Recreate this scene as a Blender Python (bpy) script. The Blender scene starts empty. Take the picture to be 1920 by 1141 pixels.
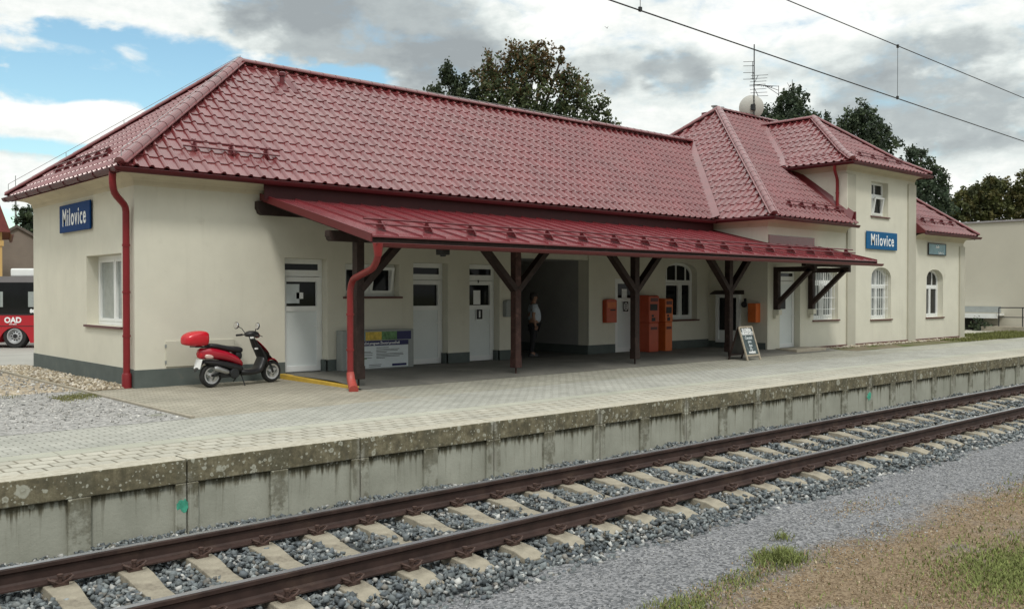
import bpy, bmesh, math, random
import numpy as np
from mathutils import Vector, Matrix
R = math.radians
random.seed(7); rng = np.random.default_rng(11)
C = bpy.context.scene.collection
S = bpy.context.scene

# ------------------------------------------------------------------ camera
cam = bpy.data.cameras.new('camera'); camo = bpy.data.objects.new('camera', cam); C.objects.link(camo)
camo.location = (0, 0, 1.72); camo.rotation_euler = (R(90 - .67), 0, R(47.85 - 90))
cam.sensor_width = 36; cam.lens = 36 * 1724 / 1920; cam.clip_end = 3000; cam.clip_start = .05
S.camera = camo
S.view_settings.view_transform = 'Standard'; S.view_settings.look = 'None'
S.view_settings.exposure = 0.18; S.view_settings.gamma = 1
S.cycles.max_bounces = 6

# ------------------------------------------------------------------ sky
SUN_EL, SUN_AZ = 54, 238            # azimuth measured from +X, counter-clockwise
w = bpy.data.worlds.new('World'); S.world = w; w.use_nodes = True
nt = w.node_tree; nt.nodes.clear()
class NT:
    def __init__(s, t): s.t = t
    def n(s, kind, **k):
        o = s.t.nodes.new(kind)
        for a, b in k.items(): setattr(o, a, b)
        return o
    def link(s, a, b): s.t.links.new(a, b)
    def put(s, sock, v):
        if hasattr(v, 'is_output') or isinstance(v, bpy.types.NodeSocket): s.link(v, sock)
        else: sock.default_value = v
    def m(s, op, a, b=None, c=None, clamp=False):
        o = s.n('ShaderNodeMath', operation=op); o.use_clamp = clamp
        s.put(o.inputs[0], a)
        if b is not None: s.put(o.inputs[1], b)
        if c is not None: s.put(o.inputs[2], c)
        return o.outputs[0]
    def mix(s, f, a, b, blend='MIX'):
        o = s.n('ShaderNodeMix', data_type='RGBA', blend_type=blend)
        s.put(o.inputs[0], f); s.put(o.inputs[6], a); s.put(o.inputs[7], b)
        return o.outputs[2]
    def noise(s, vec, scale, detail=4, rough=.55, out=0, dist=0):
        o = s.n('ShaderNodeTexNoise'); s.put(o.inputs['Vector'], vec)
        o.inputs['Scale'].default_value = scale; o.inputs['Detail'].default_value = detail
        o.inputs['Roughness'].default_value = rough; o.inputs['Distortion'].default_value = dist
        return o.outputs[out]
    def ramp(s, f, stops):
        o = s.n('ShaderNodeValToRGB'); s.put(o.inputs[0], f)
        e = o.color_ramp.elements
        while len(e) > 2: e.remove(e[0])
        for i, (p, c) in enumerate(stops):
            x = e[i] if i < 2 else e.new(p)
            x.position = p; x.color = c if len(c) == 4 else (*c, 1)
        return o.outputs[0]
    def sstep(s, v, a, b):
        o = s.n('ShaderNodeMapRange', interpolation_type='SMOOTHSTEP'); s.put(o.inputs[0], v)
        o.inputs[1].default_value = a; o.inputs[2].default_value = b
        return o.outputs[0]
g = NT(nt)
tc = g.n('ShaderNodeTexCoord'); nrm = g.n('ShaderNodeVectorMath', operation='NORMALIZE'); g.link(tc.outputs['Generated'], nrm.inputs[0])
sx = g.n('ShaderNodeSeparateXYZ'); g.link(nrm.outputs[0], sx.inputs[0])
az = g.m('MULTIPLY', g.m('ARCTAN2', sx.outputs[1], sx.outputs[0]), 57.29578)
el = g.m('MULTIPLY', g.m('ARCSINE', sx.outputs[2]), 57.29578)
cv = g.n('ShaderNodeCombineXYZ'); g.link(g.m('MULTIPLY', az, .1), cv.inputs[0]); g.link(g.m('MULTIPLY', el, .19), cv.inputs[1]); cv.inputs[2].default_value = 3.7
wz = g.m('SUBTRACT', g.noise(cv.outputs[0], 2.6, 3), .5)          # wobble so patches have ragged edges
wz2 = g.m('SUBTRACT', g.noise(cv.outputs[0], 9., 4), .5)
def pxae(x, y):
    a = math.atan((x - 960) / 1724)
    return 47.85 - math.degrees(a), math.degrees(math.atan((550 - y) * math.cos(a) / 1724))
def blob(x, y, rx, ry, tilt=0, wob=1.):
    """soft elliptical patch of sky, placed by direction (azimuth, elevation in degrees)"""
    a, e = pxae(x, y); k = 57.29578 / 1724
    u = g.m('DIVIDE', g.m('SUBTRACT', az, a), rx * k); v = g.m('DIVIDE', g.m('SUBTRACT', el, e), ry * k)
    if tilt:
        c_, s_ = math.cos(R(tilt)), math.sin(R(tilt))
        u, v = g.m('ADD', g.m('MULTIPLY', u, c_), g.m('MULTIPLY', v, s_)), g.m('SUBTRACT', g.m('MULTIPLY', v, c_), g.m('MULTIPLY', u, s_))
    d = g.m('SQRT', g.m('ADD', g.m('MULTIPLY', u, u), g.m('MULTIPLY', v, v)))
    d = g.m('ADD', d, g.m('MULTIPLY', wz, 1.5 * wob)); d = g.m('ADD', d, g.m('MULTIPLY', wz2, .55 * wob))
    return g.sstep(d, 1.25, .55)
def total(bs):
    t = None
    for b_, k in bs:
        x = g.m('MULTIPLY', b_, k); t = x if t is None else g.m('ADD', t, x)
    return t
fb = g.noise(cv.outputs[0], 3.2, 8, .6, dist=.3); fb2 = g.noise(cv.outputs[0], 7.5, 8, .62)
blue = total([(blob(290, 130, 310, 66, 0, 1.1), 1.0), (blob(70, 165, 180, 34, 0, .8), .9), (blob(395, 215, 100, 60, 0, .6), 1.0),
              (blob(60, 268, 150, 20, 0, .5), 1.), (blob(655, 150, 80, 36, 0, .8), 1.05), (blob(190, 330, 130, 50, 0, .5), .9), (blob(20, 420, 90, 60, 0, .5), .8)])
white = total([(blob(110, 235, 170, 30, 0, .5), 1.6), (blob(215, 215, 66, 34, 0, .55), 1.6), (blob(150, 222, 50, 30, 0, .6), 1.2), (blob(55, 345, 120, 46, 0, .5), 1.5), (blob(75, 88, 95, 14, 0, .9), .55), (blob(258, 98, 34, 20, 0, .9), .6),
               (blob(470, 60, 180, 34, 14, .8), .6)])
cov = g.m('ADD', g.m('SUBTRACT', g.m('ADD', g.m('MULTIPLY', g.m('SUBTRACT', fb, .5), 1.9), .62), g.m('MULTIPLY', blue, .85)), g.m('MULTIPLY', white, .62))
cov = g.sstep(cov, -.22, .66)
grey = total([(blob(720, 60, 290, 105, -8, .7), 1.3), (blob(560, 15, 140, 45, 0, .8), .8), (blob(860, 120, 150, 60, 0, .8), .75), (blob(1270, 135, 70, 40, 0, .9), .85), (blob(1150, 130, 100, 45, 0, .9), .75),
              (blob(1720, 210, 240, 80, 0, .6), 1.15), (blob(1600, 110, 280, 40, 8, .8), .65), (blob(1800, 90, 150, 40, 0, .8), .45), (blob(1300, 120, 40, 30, 0, .8), .4), (blob(1880, 300, 130, 40, 0, .8), .55), (blob(100, 285, 190, 14, 0, .5), .4), (blob(1200, 180, 160, 26, 0, .9), .25)])
bright = total([(blob(1010, 20, 150, 60, 0, .7), .8), (blob(1480, 60, 170, 70, 0, .8), .6), (blob(1830, 345, 190, 55, 0, .6), .7), (blob(120, 215, 170, 30, 0, .4), .6)])
shade = g.m('ADD', g.m('ADD', g.m('MULTIPLY', grey, .46), g.m('MULTIPLY', g.m('SUBTRACT', fb2, .5), .55)), .10)
shade = g.m('SUBTRACT', shade, g.m('MULTIPLY', bright, .35), clamp=True)
cloudc = g.ramp(shade, [(0, (9.2, 9.3, 9.0)), (.25, (7.2, 7.7, 7.5)), (.6, (4.4, 4.85, 4.9)), (1, (3.2, 3.55, 3.7))])
# added gain shapes the light: brighter overhead, dimmer low behind the camera
sky = g.n('ShaderNodeTexSky', sky_type='NISHITA'); sky.sun_disc = False
sky.sun_elevation = R(SUN_EL); sky.sun_rotation = R(90 - SUN_AZ); sky.altitude = 200; sky.air_density = 1.2; sky.dust_density = .6; sky.ozone_density = 1.6
skyc = g.mix(1., sky.outputs[0], (1.2, 1.40, 1.30, 1), 'MULTIPLY')
fx, fy = math.cos(R(47.85)), math.sin(R(47.85))
face = g.m('ADD', g.m('MULTIPLY', sx.outputs[0], fx), g.m('MULTIPLY', sx.outputs[1], fy))
behind = g.sstep(face, .55, -.1)
low = g.m('ADD', .38, g.m('MULTIPLY', g.sstep(el, 4, 38), .75))
gain = g.m('ADD', g.m('MULTIPLY', g.m('SUBTRACT', low, 1.), behind), 1.)
gain = g.m('MULTIPLY', gain, g.m('ADD', 1., g.m('MULTIPLY', g.sstep(el, 24, 60), .45)))
gv = g.n('ShaderNodeCombineXYZ'); [g.link(gain, gv.inputs[i]) for i in range(3)]
bg = g.n('ShaderNodeBackground'); g.link(g.mix(1., g.mix(cov, skyc, cloudc), gv.outputs[0], 'MULTIPLY'), bg.inputs[0]); bg.inputs[1].default_value = .1
out = g.n('ShaderNodeOutputWorld'); g.link(bg.outputs[0], out.inputs[0])
w.cycles.sampling_method = 'MANUAL'; w.cycles.sample_map_resolution = 1024

# ------------------------------------------------------------------ sun
sl = bpy.data.lights.new('sun', 'SUN'); sl.energy = 1.4; sl.angle = R(10); sl.color = (1, .95, .87)
so = bpy.data.objects.new('sun', sl); C.objects.link(so)
sd = Vector((math.cos(R(SUN_AZ)) * math.cos(R(SUN_EL)), math.sin(R(SUN_AZ)) * math.cos(R(SUN_EL)), math.sin(R(SUN_EL))))
so.rotation_euler = sd.to_track_quat('Z', 'Y').to_euler(); so.location = (0, -20, 30)

# ------------------------------------------------------------------ materials
MATS = {}
def mat(name, col=(.5, .5, .5), rough=.7, metal=0, var=.12, vs=6, bump=0, bs=60, spec=.5, dirt=None, coords='Object', detail=5, coat=0):
    """plain surface: base colour broken up by noise, optional bump and blotches of another colour"""
    m = bpy.data.materials.new(name); m.use_nodes = True; t = NT(m.node_tree); p = m.node_tree.nodes['Principled BSDF']
    p.inputs['Roughness'].default_value = rough; p.inputs['Metallic'].default_value = metal; p.inputs['Specular IOR Level'].default_value = spec
    p.inputs['Coat Weight'].default_value = coat; p.inputs['Coat Roughness'].default_value = .16
    cc = t.n('ShaderNodeTexCoord').outputs[coords]
    c = (*col, 1)
    if var:
        f = t.noise(cc, vs, detail, .6)
        lo = tuple(x * (1 - var) for x in col); hi = tuple(min(1, x * (1 + var)) for x in col)
        c = t.ramp(f, [(.3, lo), (.7, hi)])
    if dirt:
        dc, ds, lo_, hi_ = dirt
        c = t.mix(t.sstep(t.noise(cc, ds, 6, .65), lo_, hi_), c, (*dc, 1))
    t.put(p.inputs['Base Color'], c)
    if bump:
        b = t.n('ShaderNodeBump'); b.inputs['Distance'].default_value = .02; b.inputs['Strength'].default_value = bump
        t.link(t.noise(cc, bs, 4, .6), b.inputs['Height']); t.link(b.outputs[0], p.inputs['Normal'])
    MATS[name] = m
    return m
def attr_mat(name, rough=.8, spec=.3, trans=0):
    m = bpy.data.materials.new(name); m.use_nodes = True; t = NT(m.node_tree); p = m.node_tree.nodes['Principled BSDF']
    a = t.n('ShaderNodeAttribute', attribute_name='col'); p.inputs['Roughness'].default_value = rough; p.inputs['Specular IOR Level'].default_value = spec
    t.link(a.outputs[0], p.inputs['Base Color'])
    if trans:
        tr = t.n('ShaderNodeBsdfTranslucent'); t.link(a.outputs[0], tr.inputs[0]); mx = t.n('ShaderNodeMixShader'); mx.inputs[0].default_value = trans
        t.link(p.outputs[0], mx.inputs[1]); t.link(tr.outputs[0], mx.inputs[2]); t.link(mx.outputs[0], m.node_tree.nodes['Material Output'].inputs[0])
    return m
M = {}
M['plaster'] = mat('cream_plaster', (.655, .64, .545), .9, var=.05, vs=1.2, bump=.25, bs=140, spec=.2, dirt=((.54, .52, .43), 1.7, .60, .85))
def add_runs(m, col, k):
    t = NT(m.node_tree); p = m.node_tree.nodes['Principled BSDF']; src = p.inputs['Base Color'].links[0].from_socket
    mp = t.n('ShaderNodeMapping'); t.link(t.n('ShaderNodeTexCoord').outputs['Object'], mp.inputs[0]); mp.inputs['Scale'].default_value = (5, 5, .35)
    f = t.m('MULTIPLY', t.sstep(t.noise(mp.outputs[0], 1.3, 6, .65), .52, .80), k)
    f2 = t.m('MULTIPLY', t.sstep(t.noise(t.n('ShaderNodeTexCoord').outputs['Object'], 3.1, 7, .72), .60, .78), k * .8)
    t.put(p.inputs['Base Color'], t.mix(f2, t.mix(f, src, (*col, 1)), (*[c * .93 for c in col], 1)))
add_runs(M['plaster'], (.50, .48, .40), .26)
M['plaster2'] = mat('beige_plaster', (.475, .46, .385), .9, var=.05, vs=1.2, bump=.25, bs=140, spec=.2)
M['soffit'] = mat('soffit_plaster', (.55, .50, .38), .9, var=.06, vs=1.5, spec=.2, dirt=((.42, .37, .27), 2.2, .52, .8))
M['plinth'] = mat('grey_plinth', (.105, .125, .118), .85, var=.12, vs=3, bump=.2, bs=90, spec=.3, dirt=((.16, .16, .14), 3, .58, .8))
M['roof'] = mat('red_tile_paint', (.168, .033, .036), .25, var=.20, vs=1.3, spec=.85, dirt=((.19, .07, .068), .8, .45, .85), coat=.32)
M['roofdark'] = mat('dark_red_sheet', (.115, .010, .014), .36, var=.12, vs=2.5, spec=.6)
M['gutter'] = mat('red_gutter_paint', (.078, .008, .011), .4, var=.1, vs=5, spec=.35)
M['cgutter'] = mat('dull_red_gutter', (.115, .016, .016), .42, var=.1, vs=5, spec=.4)
M['pipe'] = mat('red_pipe_paint', (.20, .014, .018), .4, var=.1, vs=5, spec=.4)
M['gutter2'] = mat('bright_red_pipe', (.20, .016, .017), .42, var=.12, vs=5, spec=.5, dirt=((.23, .032, .028), 9, .55, .8))
M['wood'] = mat('dark_stained_wood', (.030, .017, .014), .65, var=.35, vs=9, bump=.3, bs=50, spec=.35, dirt=((.075, .045, .038), 5, .55, .8))
M['redwood'] = mat('worn_red_brown_wood', (.055, .026, .022), .65, var=.35, vs=9, bump=.3, bs=50, spec=.3, dirt=((.115, .06, .052), 7, .5, .72))
M['white'] = mat('white_plastic', (.78, .80, .79), .35, var=.03, vs=4, spec=.5)
M['doorpanel'] = mat('white_door_panel', (.68, .73, .73), .35, var=.03, vs=3, spec=.5)
M['glass'] = mat('dark_window_glass', (.010, .011, .012), .05, var=.2, vs=2, spec=.28)
M['curtain'] = mat('glass_with_curtain', (.30, .33, .32), .12, var=.12, vs=7, spec=.6)
M['blind'] = mat('glass_with_white_blind', (.20, .22, .22), .1, var=.5, vs=3, spec=.6)
M['maroon'] = mat('maroon_sill', (.10, .028, .026), .5, var=.15, vs=6)
M['darkmetal'] = mat('dark_metal', (.03, .032, .035), .45, metal=.3, var=.2, vs=8)
M['steel'] = mat('galvanised_steel', (.42, .43, .43), .4, metal=.8, var=.12, vs=9)
M['grey'] = mat('grey_sheet_metal', (.27, .29, .28), .5, var=.08, vs=5)
M['blue'] = mat('enamel_blue', (.004, .042, .165), .6, var=.08, vs=3, spec=.1)
M['blue2'] = mat('faded_blue', (.012, .105, .25), .55, var=.1, vs=3, spec=.12)
M['paleblue'] = mat('pale_blue_enamel', (.16, .30, .36), .2, var=.15, vs=4, spec=.7)
M['lettering'] = mat('white_lettering', (.82, .84, .84), .5, var=0)
M['ink'] = mat('black_ink', (.02, .022, .025), .6, var=0)
M['paper'] = mat('paper', (.62, .68, .70), .6, var=.05, vs=6)
M['orange'] = mat('orange_red_enamel', (.46, .07, .025), .4, var=.1, vs=5, spec=.5)
M['orange2'] = mat('orange_enamel', (.60, .14, .03), .4, var=.1, vs=5, spec=.5)
M['black'] = mat('black_plastic', (.016, .016, .018), .42, var=.15, vs=9)
M['rubber'] = mat('tyre_rubber', (.018, .018, .018), .8, var=.2, vs=20)
M['silver'] = mat('silver_paint', (.55, .56, .57), .35, metal=.6, var=.06, vs=9)
M['chrome'] = mat('chrome', (.8, .8, .82), .12, metal=1, var=0)
M['scred'] = mat('scooter_red', (.40, .008, .026), .22, var=.05, vs=5, spec=.6, coat=.5)
M['boxred'] = mat('top_box_red', (.55, .012, .025), .25, var=.04, vs=5, spec=.6)
M['seat'] = mat('seat_vinyl', (.018, .018, .022), .45, var=.2, vs=14, bump=.1, bs=80)
M['yellow'] = mat('worn_yellow_paint', (.55, .36, .05), .7, var=.12, vs=6, bump=.2, bs=60, dirt=((.30, .25, .14), 8, .58, .75))
M['rail'] = mat('rusty_rail', (.045, .027, .023), .6, var=.35, vs=5, spec=.3, dirt=((.085, .055, .042), 3, .5, .8))
M['railtop'] = mat('polished_rail_head', (.42, .43, .45), .32, metal=.9, var=.12, vs=12)
M['clip'] = mat('rusty_clip', (.062, .034, .026), .7, var=.3, vs=30)
M['sleeper'] = mat('dusty_sleeper_concrete', (.29, .262, .205), .9, var=.18, vs=9, bump=.4, bs=90, spec=.2, dirt=((.16, .14, .11), 5, .48, .78), coords='Object')
M['busred'] = mat('bus_red', (.42, .012, .022), .3, var=.05, vs=2, spec=.6)
M['ochre'] = mat('ochre_plaster', (.55, .36, .14), .9, var=.06, vs=1)
M['barn'] = mat('grey_brown_render', (.22, .185, .155), .9, var=.12, vs=.8, bump=.2, bs=8)
M['slate'] = mat('weathered_roof', (.12, .10, .085), .8, var=.2, vs=2)
M['hall'] = mat('pale_render', (.50, .48, .405), .9, var=.05, vs=.6, bump=.1, bs=40, spec=.2)
M['board'] = mat('chalkboard', (.05, .075, .08), .7, var=.3, vs=9, dirt=((.13, .16, .17), 10, .5, .75))
M['rawwood'] = mat('weathered_pale_wood', (.40, .35, .27), .75, var=.15, vs=20)
M['skin'] = mat('skin', (.34, .19, .13), .55, var=.05, vs=20)
M['shirt'] = mat('pale_blue_shirt', (.55, .62, .70), .85, var=.06, vs=14)
M['trousers'] = mat('dark_trousers', (.02, .02, .024), .85, var=.1, vs=14)
M['hair'] = mat('dark_hair', (.025, .02, .018), .6, var=.2, vs=60)
M['bark'] = mat('bark', (.06, .05, .04), .9, var=.3, vs=8, bump=.4, bs=20)
M['leaf'] = attr_mat('leaves', .6, .35, .3)
M['blade'] = attr_mat('grass_blades', .85, .2, .2)
M['stone'] = attr_mat('ballast_stone', .8, .35)
M['kerb'] = mat('kerb_concrete', (.33, .30, .24), .9, var=.15, vs=6, bump=.3, bs=60, spec=.2)
M['wire'] = mat('catenary_wire', (.03, .032, .033), .5, metal=.3, var=0)
M['bird'] = mat('bird_feathers', (.03, .028, .026), .8, var=.1, vs=20)
M['lens'] = mat('clear_lamp_lens', (.62, .42, .38), .1, var=.1, vs=20, spec=.8)
M['green'] = mat('poster_green', (.10, .22, .09), .5, var=.5, vs=14)
M['posteryellow'] = mat('poster_yellow', (.55, .40, .06), .5, var=.35, vs=14)
M['navy'] = mat('poster_navy', (.012, .014, .09), .5, var=.15, vs=9)
M['terracotta'] = mat('old_red_tiles', (.16, .035, .03), .6, var=.2, vs=4)

def ground_mat(name, cols, vs=5, bump=.5, bs=120, speckle=None, patches=None, rough=.95):
    m = bpy.data.materials.new(name); m.use_nodes = True; t = NT(m.node_tree); p = m.node_tree.nodes['Principled BSDF']
    p.inputs['Roughness'].default_value = rough; p.inputs['Specular IOR Level'].default_value = .2
    cc = t.n('ShaderNodeTexCoord').outputs['Object']
    c = t.ramp(t.noise(cc, vs, 8, .65), [(.3, cols[0]), (.7, cols[1])])
    if speckle:
        sc, c1, c2, k = speckle
        v = t.n('ShaderNodeTexVoronoi'); t.link(cc, v.inputs['Vector']); v.inputs['Scale'].default_value = sc
        sp = t.n('ShaderNodeSeparateColor'); t.link(v.outputs['Color'], sp.inputs[0])
        c = t.mix(k, c, t.ramp(sp.outputs[0], [(.05, c1), (.95, c2)]))
    if patches:
        pc, ps, lo, hi = patches
        c = t.mix(t.sstep(t.noise(cc, ps, 5, .6), lo, hi), c, (*pc, 1))
    t.put(p.inputs['Base Color'], c)
    b = t.n('ShaderNodeBump'); b.inputs['Distance'].default_value = .02; b.inputs['Strength'].default_value = bump
    if speckle:
        t.link(v.outputs['Distance'], b.inputs['Height'])
    else: t.link(t.noise(cc, bs, 4, .7), b.inputs['Height'])
    t.link(b.outputs[0], p.inputs['Normal'])
    return m
def paver_mat(name, c1, c2, mortar, bw, bh, ms=.012, rot=0, bump=.5, worn=None):
    m = bpy.data.materials.new(name); m.use_nodes = True; t = NT(m.node_tree); p = m.node_tree.nodes['Principled BSDF']
    p.inputs['Roughness'].default_value = .85; p.inputs['Specular IOR Level'].default_value = .3
    tcn = t.n('ShaderNodeTexCoord'); mp = t.n('ShaderNodeMapping'); t.link(tcn.outputs['Object'], mp.inputs[0]); mp.inputs['Rotation'].default_value = (0, 0, rot)
    b = t.n('ShaderNodeTexBrick'); t.link(mp.outputs[0], b.inputs['Vector'])
    b.inputs['Scale'].default_value = 1; b.inputs['Brick Width'].default_value = bw; b.inputs['Row Height'].default_value = bh
    b.inputs['Mortar Size'].default_value = ms; b.inputs['Mortar Smooth'].default_value = .3; b.inputs['Bias'].default_value = 0
    b.inputs['Color1'].default_value = (*c1, 1); b.inputs['Color2'].default_value = (*c2, 1); b.inputs['Mortar'].default_value = (*mortar, 1)
    c = b.outputs['Color']
    n1 = t.noise(mp.outputs[0], .9, 7, .65); c = t.mix(1., c, t.ramp(n1, [(.3, (.78, .78, .76)), (.7, (1.08, 1.07, 1.04))]), 'MULTIPLY')
    n2 = t.noise(mp.outputs[0], 35, 4, .6); c = t.mix(1., c, t.ramp(n2, [(.3, (.86, .86, .86)), (.7, (1.08, 1.08, 1.08))]), 'MULTIPLY')
    if worn:
        c = t.mix(t.m('MULTIPLY', t.sstep(t.noise(mp.outputs[0], worn[1], 7, .68), worn[2], worn[3]), .8), c, (*worn[0], 1))
    t.put(p.inputs['Base Color'], c)
    bp = t.n('ShaderNodeBump'); bp.inputs['Distance'].default_value = .01; bp.inputs['Strength'].default_value = bump
    h = t.m('ADD', t.m('MULTIPLY', b.outputs['Fac'], -1.), t.m('MULTIPLY', n2, .5)); t.link(h, bp.inputs['Height']); t.link(bp.outputs[0], p.inputs['Normal'])
    return m
def block_mat():
    """platform edge concrete: brown-olive mossy band on top, pale lichen rosettes, streaked grey panels below"""
    m = bpy.data.materials.new('stained_platform_concrete'); m.use_nodes = True; t = NT(m.node_tree); p = m.node_tree.nodes['Principled BSDF']
    p.inputs['Roughness'].default_value = .92; p.inputs['Specular IOR Level'].default_value = .2
    geo = t.n('ShaderNodeNewGeometry'); pos = geo.outputs['Position']; s = t.n('ShaderNodeSeparateXYZ'); t.link(pos, s.inputs[0])
    base = t.ramp(t.noise(pos, 2.2, 6, .6), [(.3, (.30, .305, .255)), (.7, (.40, .405, .345))])
    st = t.n('ShaderNodeMapping'); t.link(pos, st.inputs[0]); st.inputs['Scale'].default_value = (9, 9, .55)
    streak = t.noise(st.outputs[0], 1.6, 6, .65); fine = t.noise(pos, 26, 5, .7); mid = t.noise(pos, 4.5, 6, .7)
    band = t.sstep(t.m('ADD', s.outputs[2], t.m('MULTIPLY', t.m('SUBTRACT', streak, .5), .42)), -.37, -.235)
    moss = t.ramp(t.noise(pos, 7, 9, .76), [(.32, (.042, .036, .020)), (.47, (.11, .092, .052)), (.58, (.19, .165, .10)), (.70, (.34, .31, .22))])
    c = t.mix(t.m('MULTIPLY', band, .88), base, moss)
    sf = t.m('MULTIPLY', t.sstep(streak, .52, .72), t.sstep(s.outputs[2], -.85, -.25)); c = t.mix(t.m('MULTIPLY', sf, .6), c, (.085, .08, .05, 1))
    drip = t.m('MULTIPLY', t.sstep(t.m('ADD', s.outputs[2], t.m('MULTIPLY', t.m('SUBTRACT', streak, .45), .55)), -.34, -.22), t.sstep(s.outputs[2], -.24, -.26)); c = t.mix(t.m('MULTIPLY', drip, .75), c, (.06, .055, .034, 1))
    c = t.mix(t.m('MULTIPLY', t.m('MULTIPLY', t.sstep(mid, .60, .74), band), .6), c, (.27, .24, .17, 1))
    fx_ = t.m('ABSOLUTE', t.m('SUBTRACT', t.m('FRACT', t.m('ADD', t.m('DIVIDE', t.m('SUBTRACT', s.outputs[0], 3.9), 1.0575), .5)), .5))
    pier = t.m('MULTIPLY', t.sstep(fx_, .125, .095), t.sstep(t.m('ADD', mid, t.m('MULTIPLY', s.outputs[2], .25)), .28, .46))
    c = t.mix(t.m('MULTIPLY', pier, .7), c, t.ramp(fine, [(.3, (.07, .066, .042)), (.7, (.17, .16, .115))]))
    fj = t.m('ABSOLUTE', t.m('SUBTRACT', t.m('FRACT', t.m('ADD', t.m('DIVIDE', t.m('SUBTRACT', s.outputs[0], 3.9), 2.115), .5)), .5))
    c = t.mix(t.m('MULTIPLY', t.m('MULTIPLY', t.sstep(fj, .035, .012), t.sstep(mid, .45, .55)), .7), c, (.33, .325, .28, 1))
    # lichen rosettes
    for sc, lo, r1, r2, off in ((4.2, .80, .24, .30, 0), (9, .70, .24, .30, 5), (16, .68, .22, .3, 9), (30, .72, .22, .34, 3)):
        v = t.n('ShaderNodeTexVoronoi'); mp = t.n('ShaderNodeMapping'); t.link(pos, mp.inputs[0]); mp.inputs['Location'].default_value = (off, 0, off * .3)
        ds = t.n('ShaderNodeVectorMath', operation='ADD'); t.link(mp.outputs[0], ds.inputs[0])
        sh = t.n('ShaderNodeVectorMath', operation='SCALE'); t.link(t.noise(pos, 30, 3, .6, out=1), sh.inputs[0]); sh.inputs['Scale'].default_value = .035; t.link(sh.outputs[0], ds.inputs[1])
        t.link(ds.outputs[0], v.inputs['Vector']); v.inputs['Scale'].default_value = sc
        sp = t.n('ShaderNodeSeparateColor'); t.link(v.outputs['Color'], sp.inputs[0])
        f = t.m('MULTIPLY', t.sstep(v.outputs['Distance'], r2, r1), t.sstep(t.m('ADD', sp.outputs[0], t.m('MULTIPLY', t.m('SUBTRACT', t.noise(pos, 1.1, 3, .6), .5), .8)), lo, lo + .03))
        f = t.m('MULTIPLY', f, t.sstep(s.outputs[2], -.36, -.22))
        ring = t.m('ADD', .45, t.m('MULTIPLY', t.sstep(v.outputs['Distance'], .05, .2), .5))
        c = t.mix(t.m('MULTIPLY', f, ring), c, (.40, .40, .33, 1))
    # top face is worn pale
    sn = t.n('ShaderNodeSeparateXYZ'); t.link(geo.outputs['Normal'], sn.inputs[0])
    topc = t.ramp(t.noise(pos, 14, 7, .7), [(.25, (.27, .245, .19)), (.5, (.41, .385, .315)), (.75, (.52, .50, .43))])
    c = t.mix(t.sstep(sn.outputs[2], .4, .8), c, topc)
    t.put(p.inputs['Base Color'], c)
    b = t.n('ShaderNodeBump'); b.inputs['Distance'].default_value = .01; b.inputs['Strength'].default_value = .5; t.link(fine, b.inputs['Height']); t.link(b.outputs[0], p.inputs['Normal'])
    return m
M['block'] = block_mat()

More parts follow.
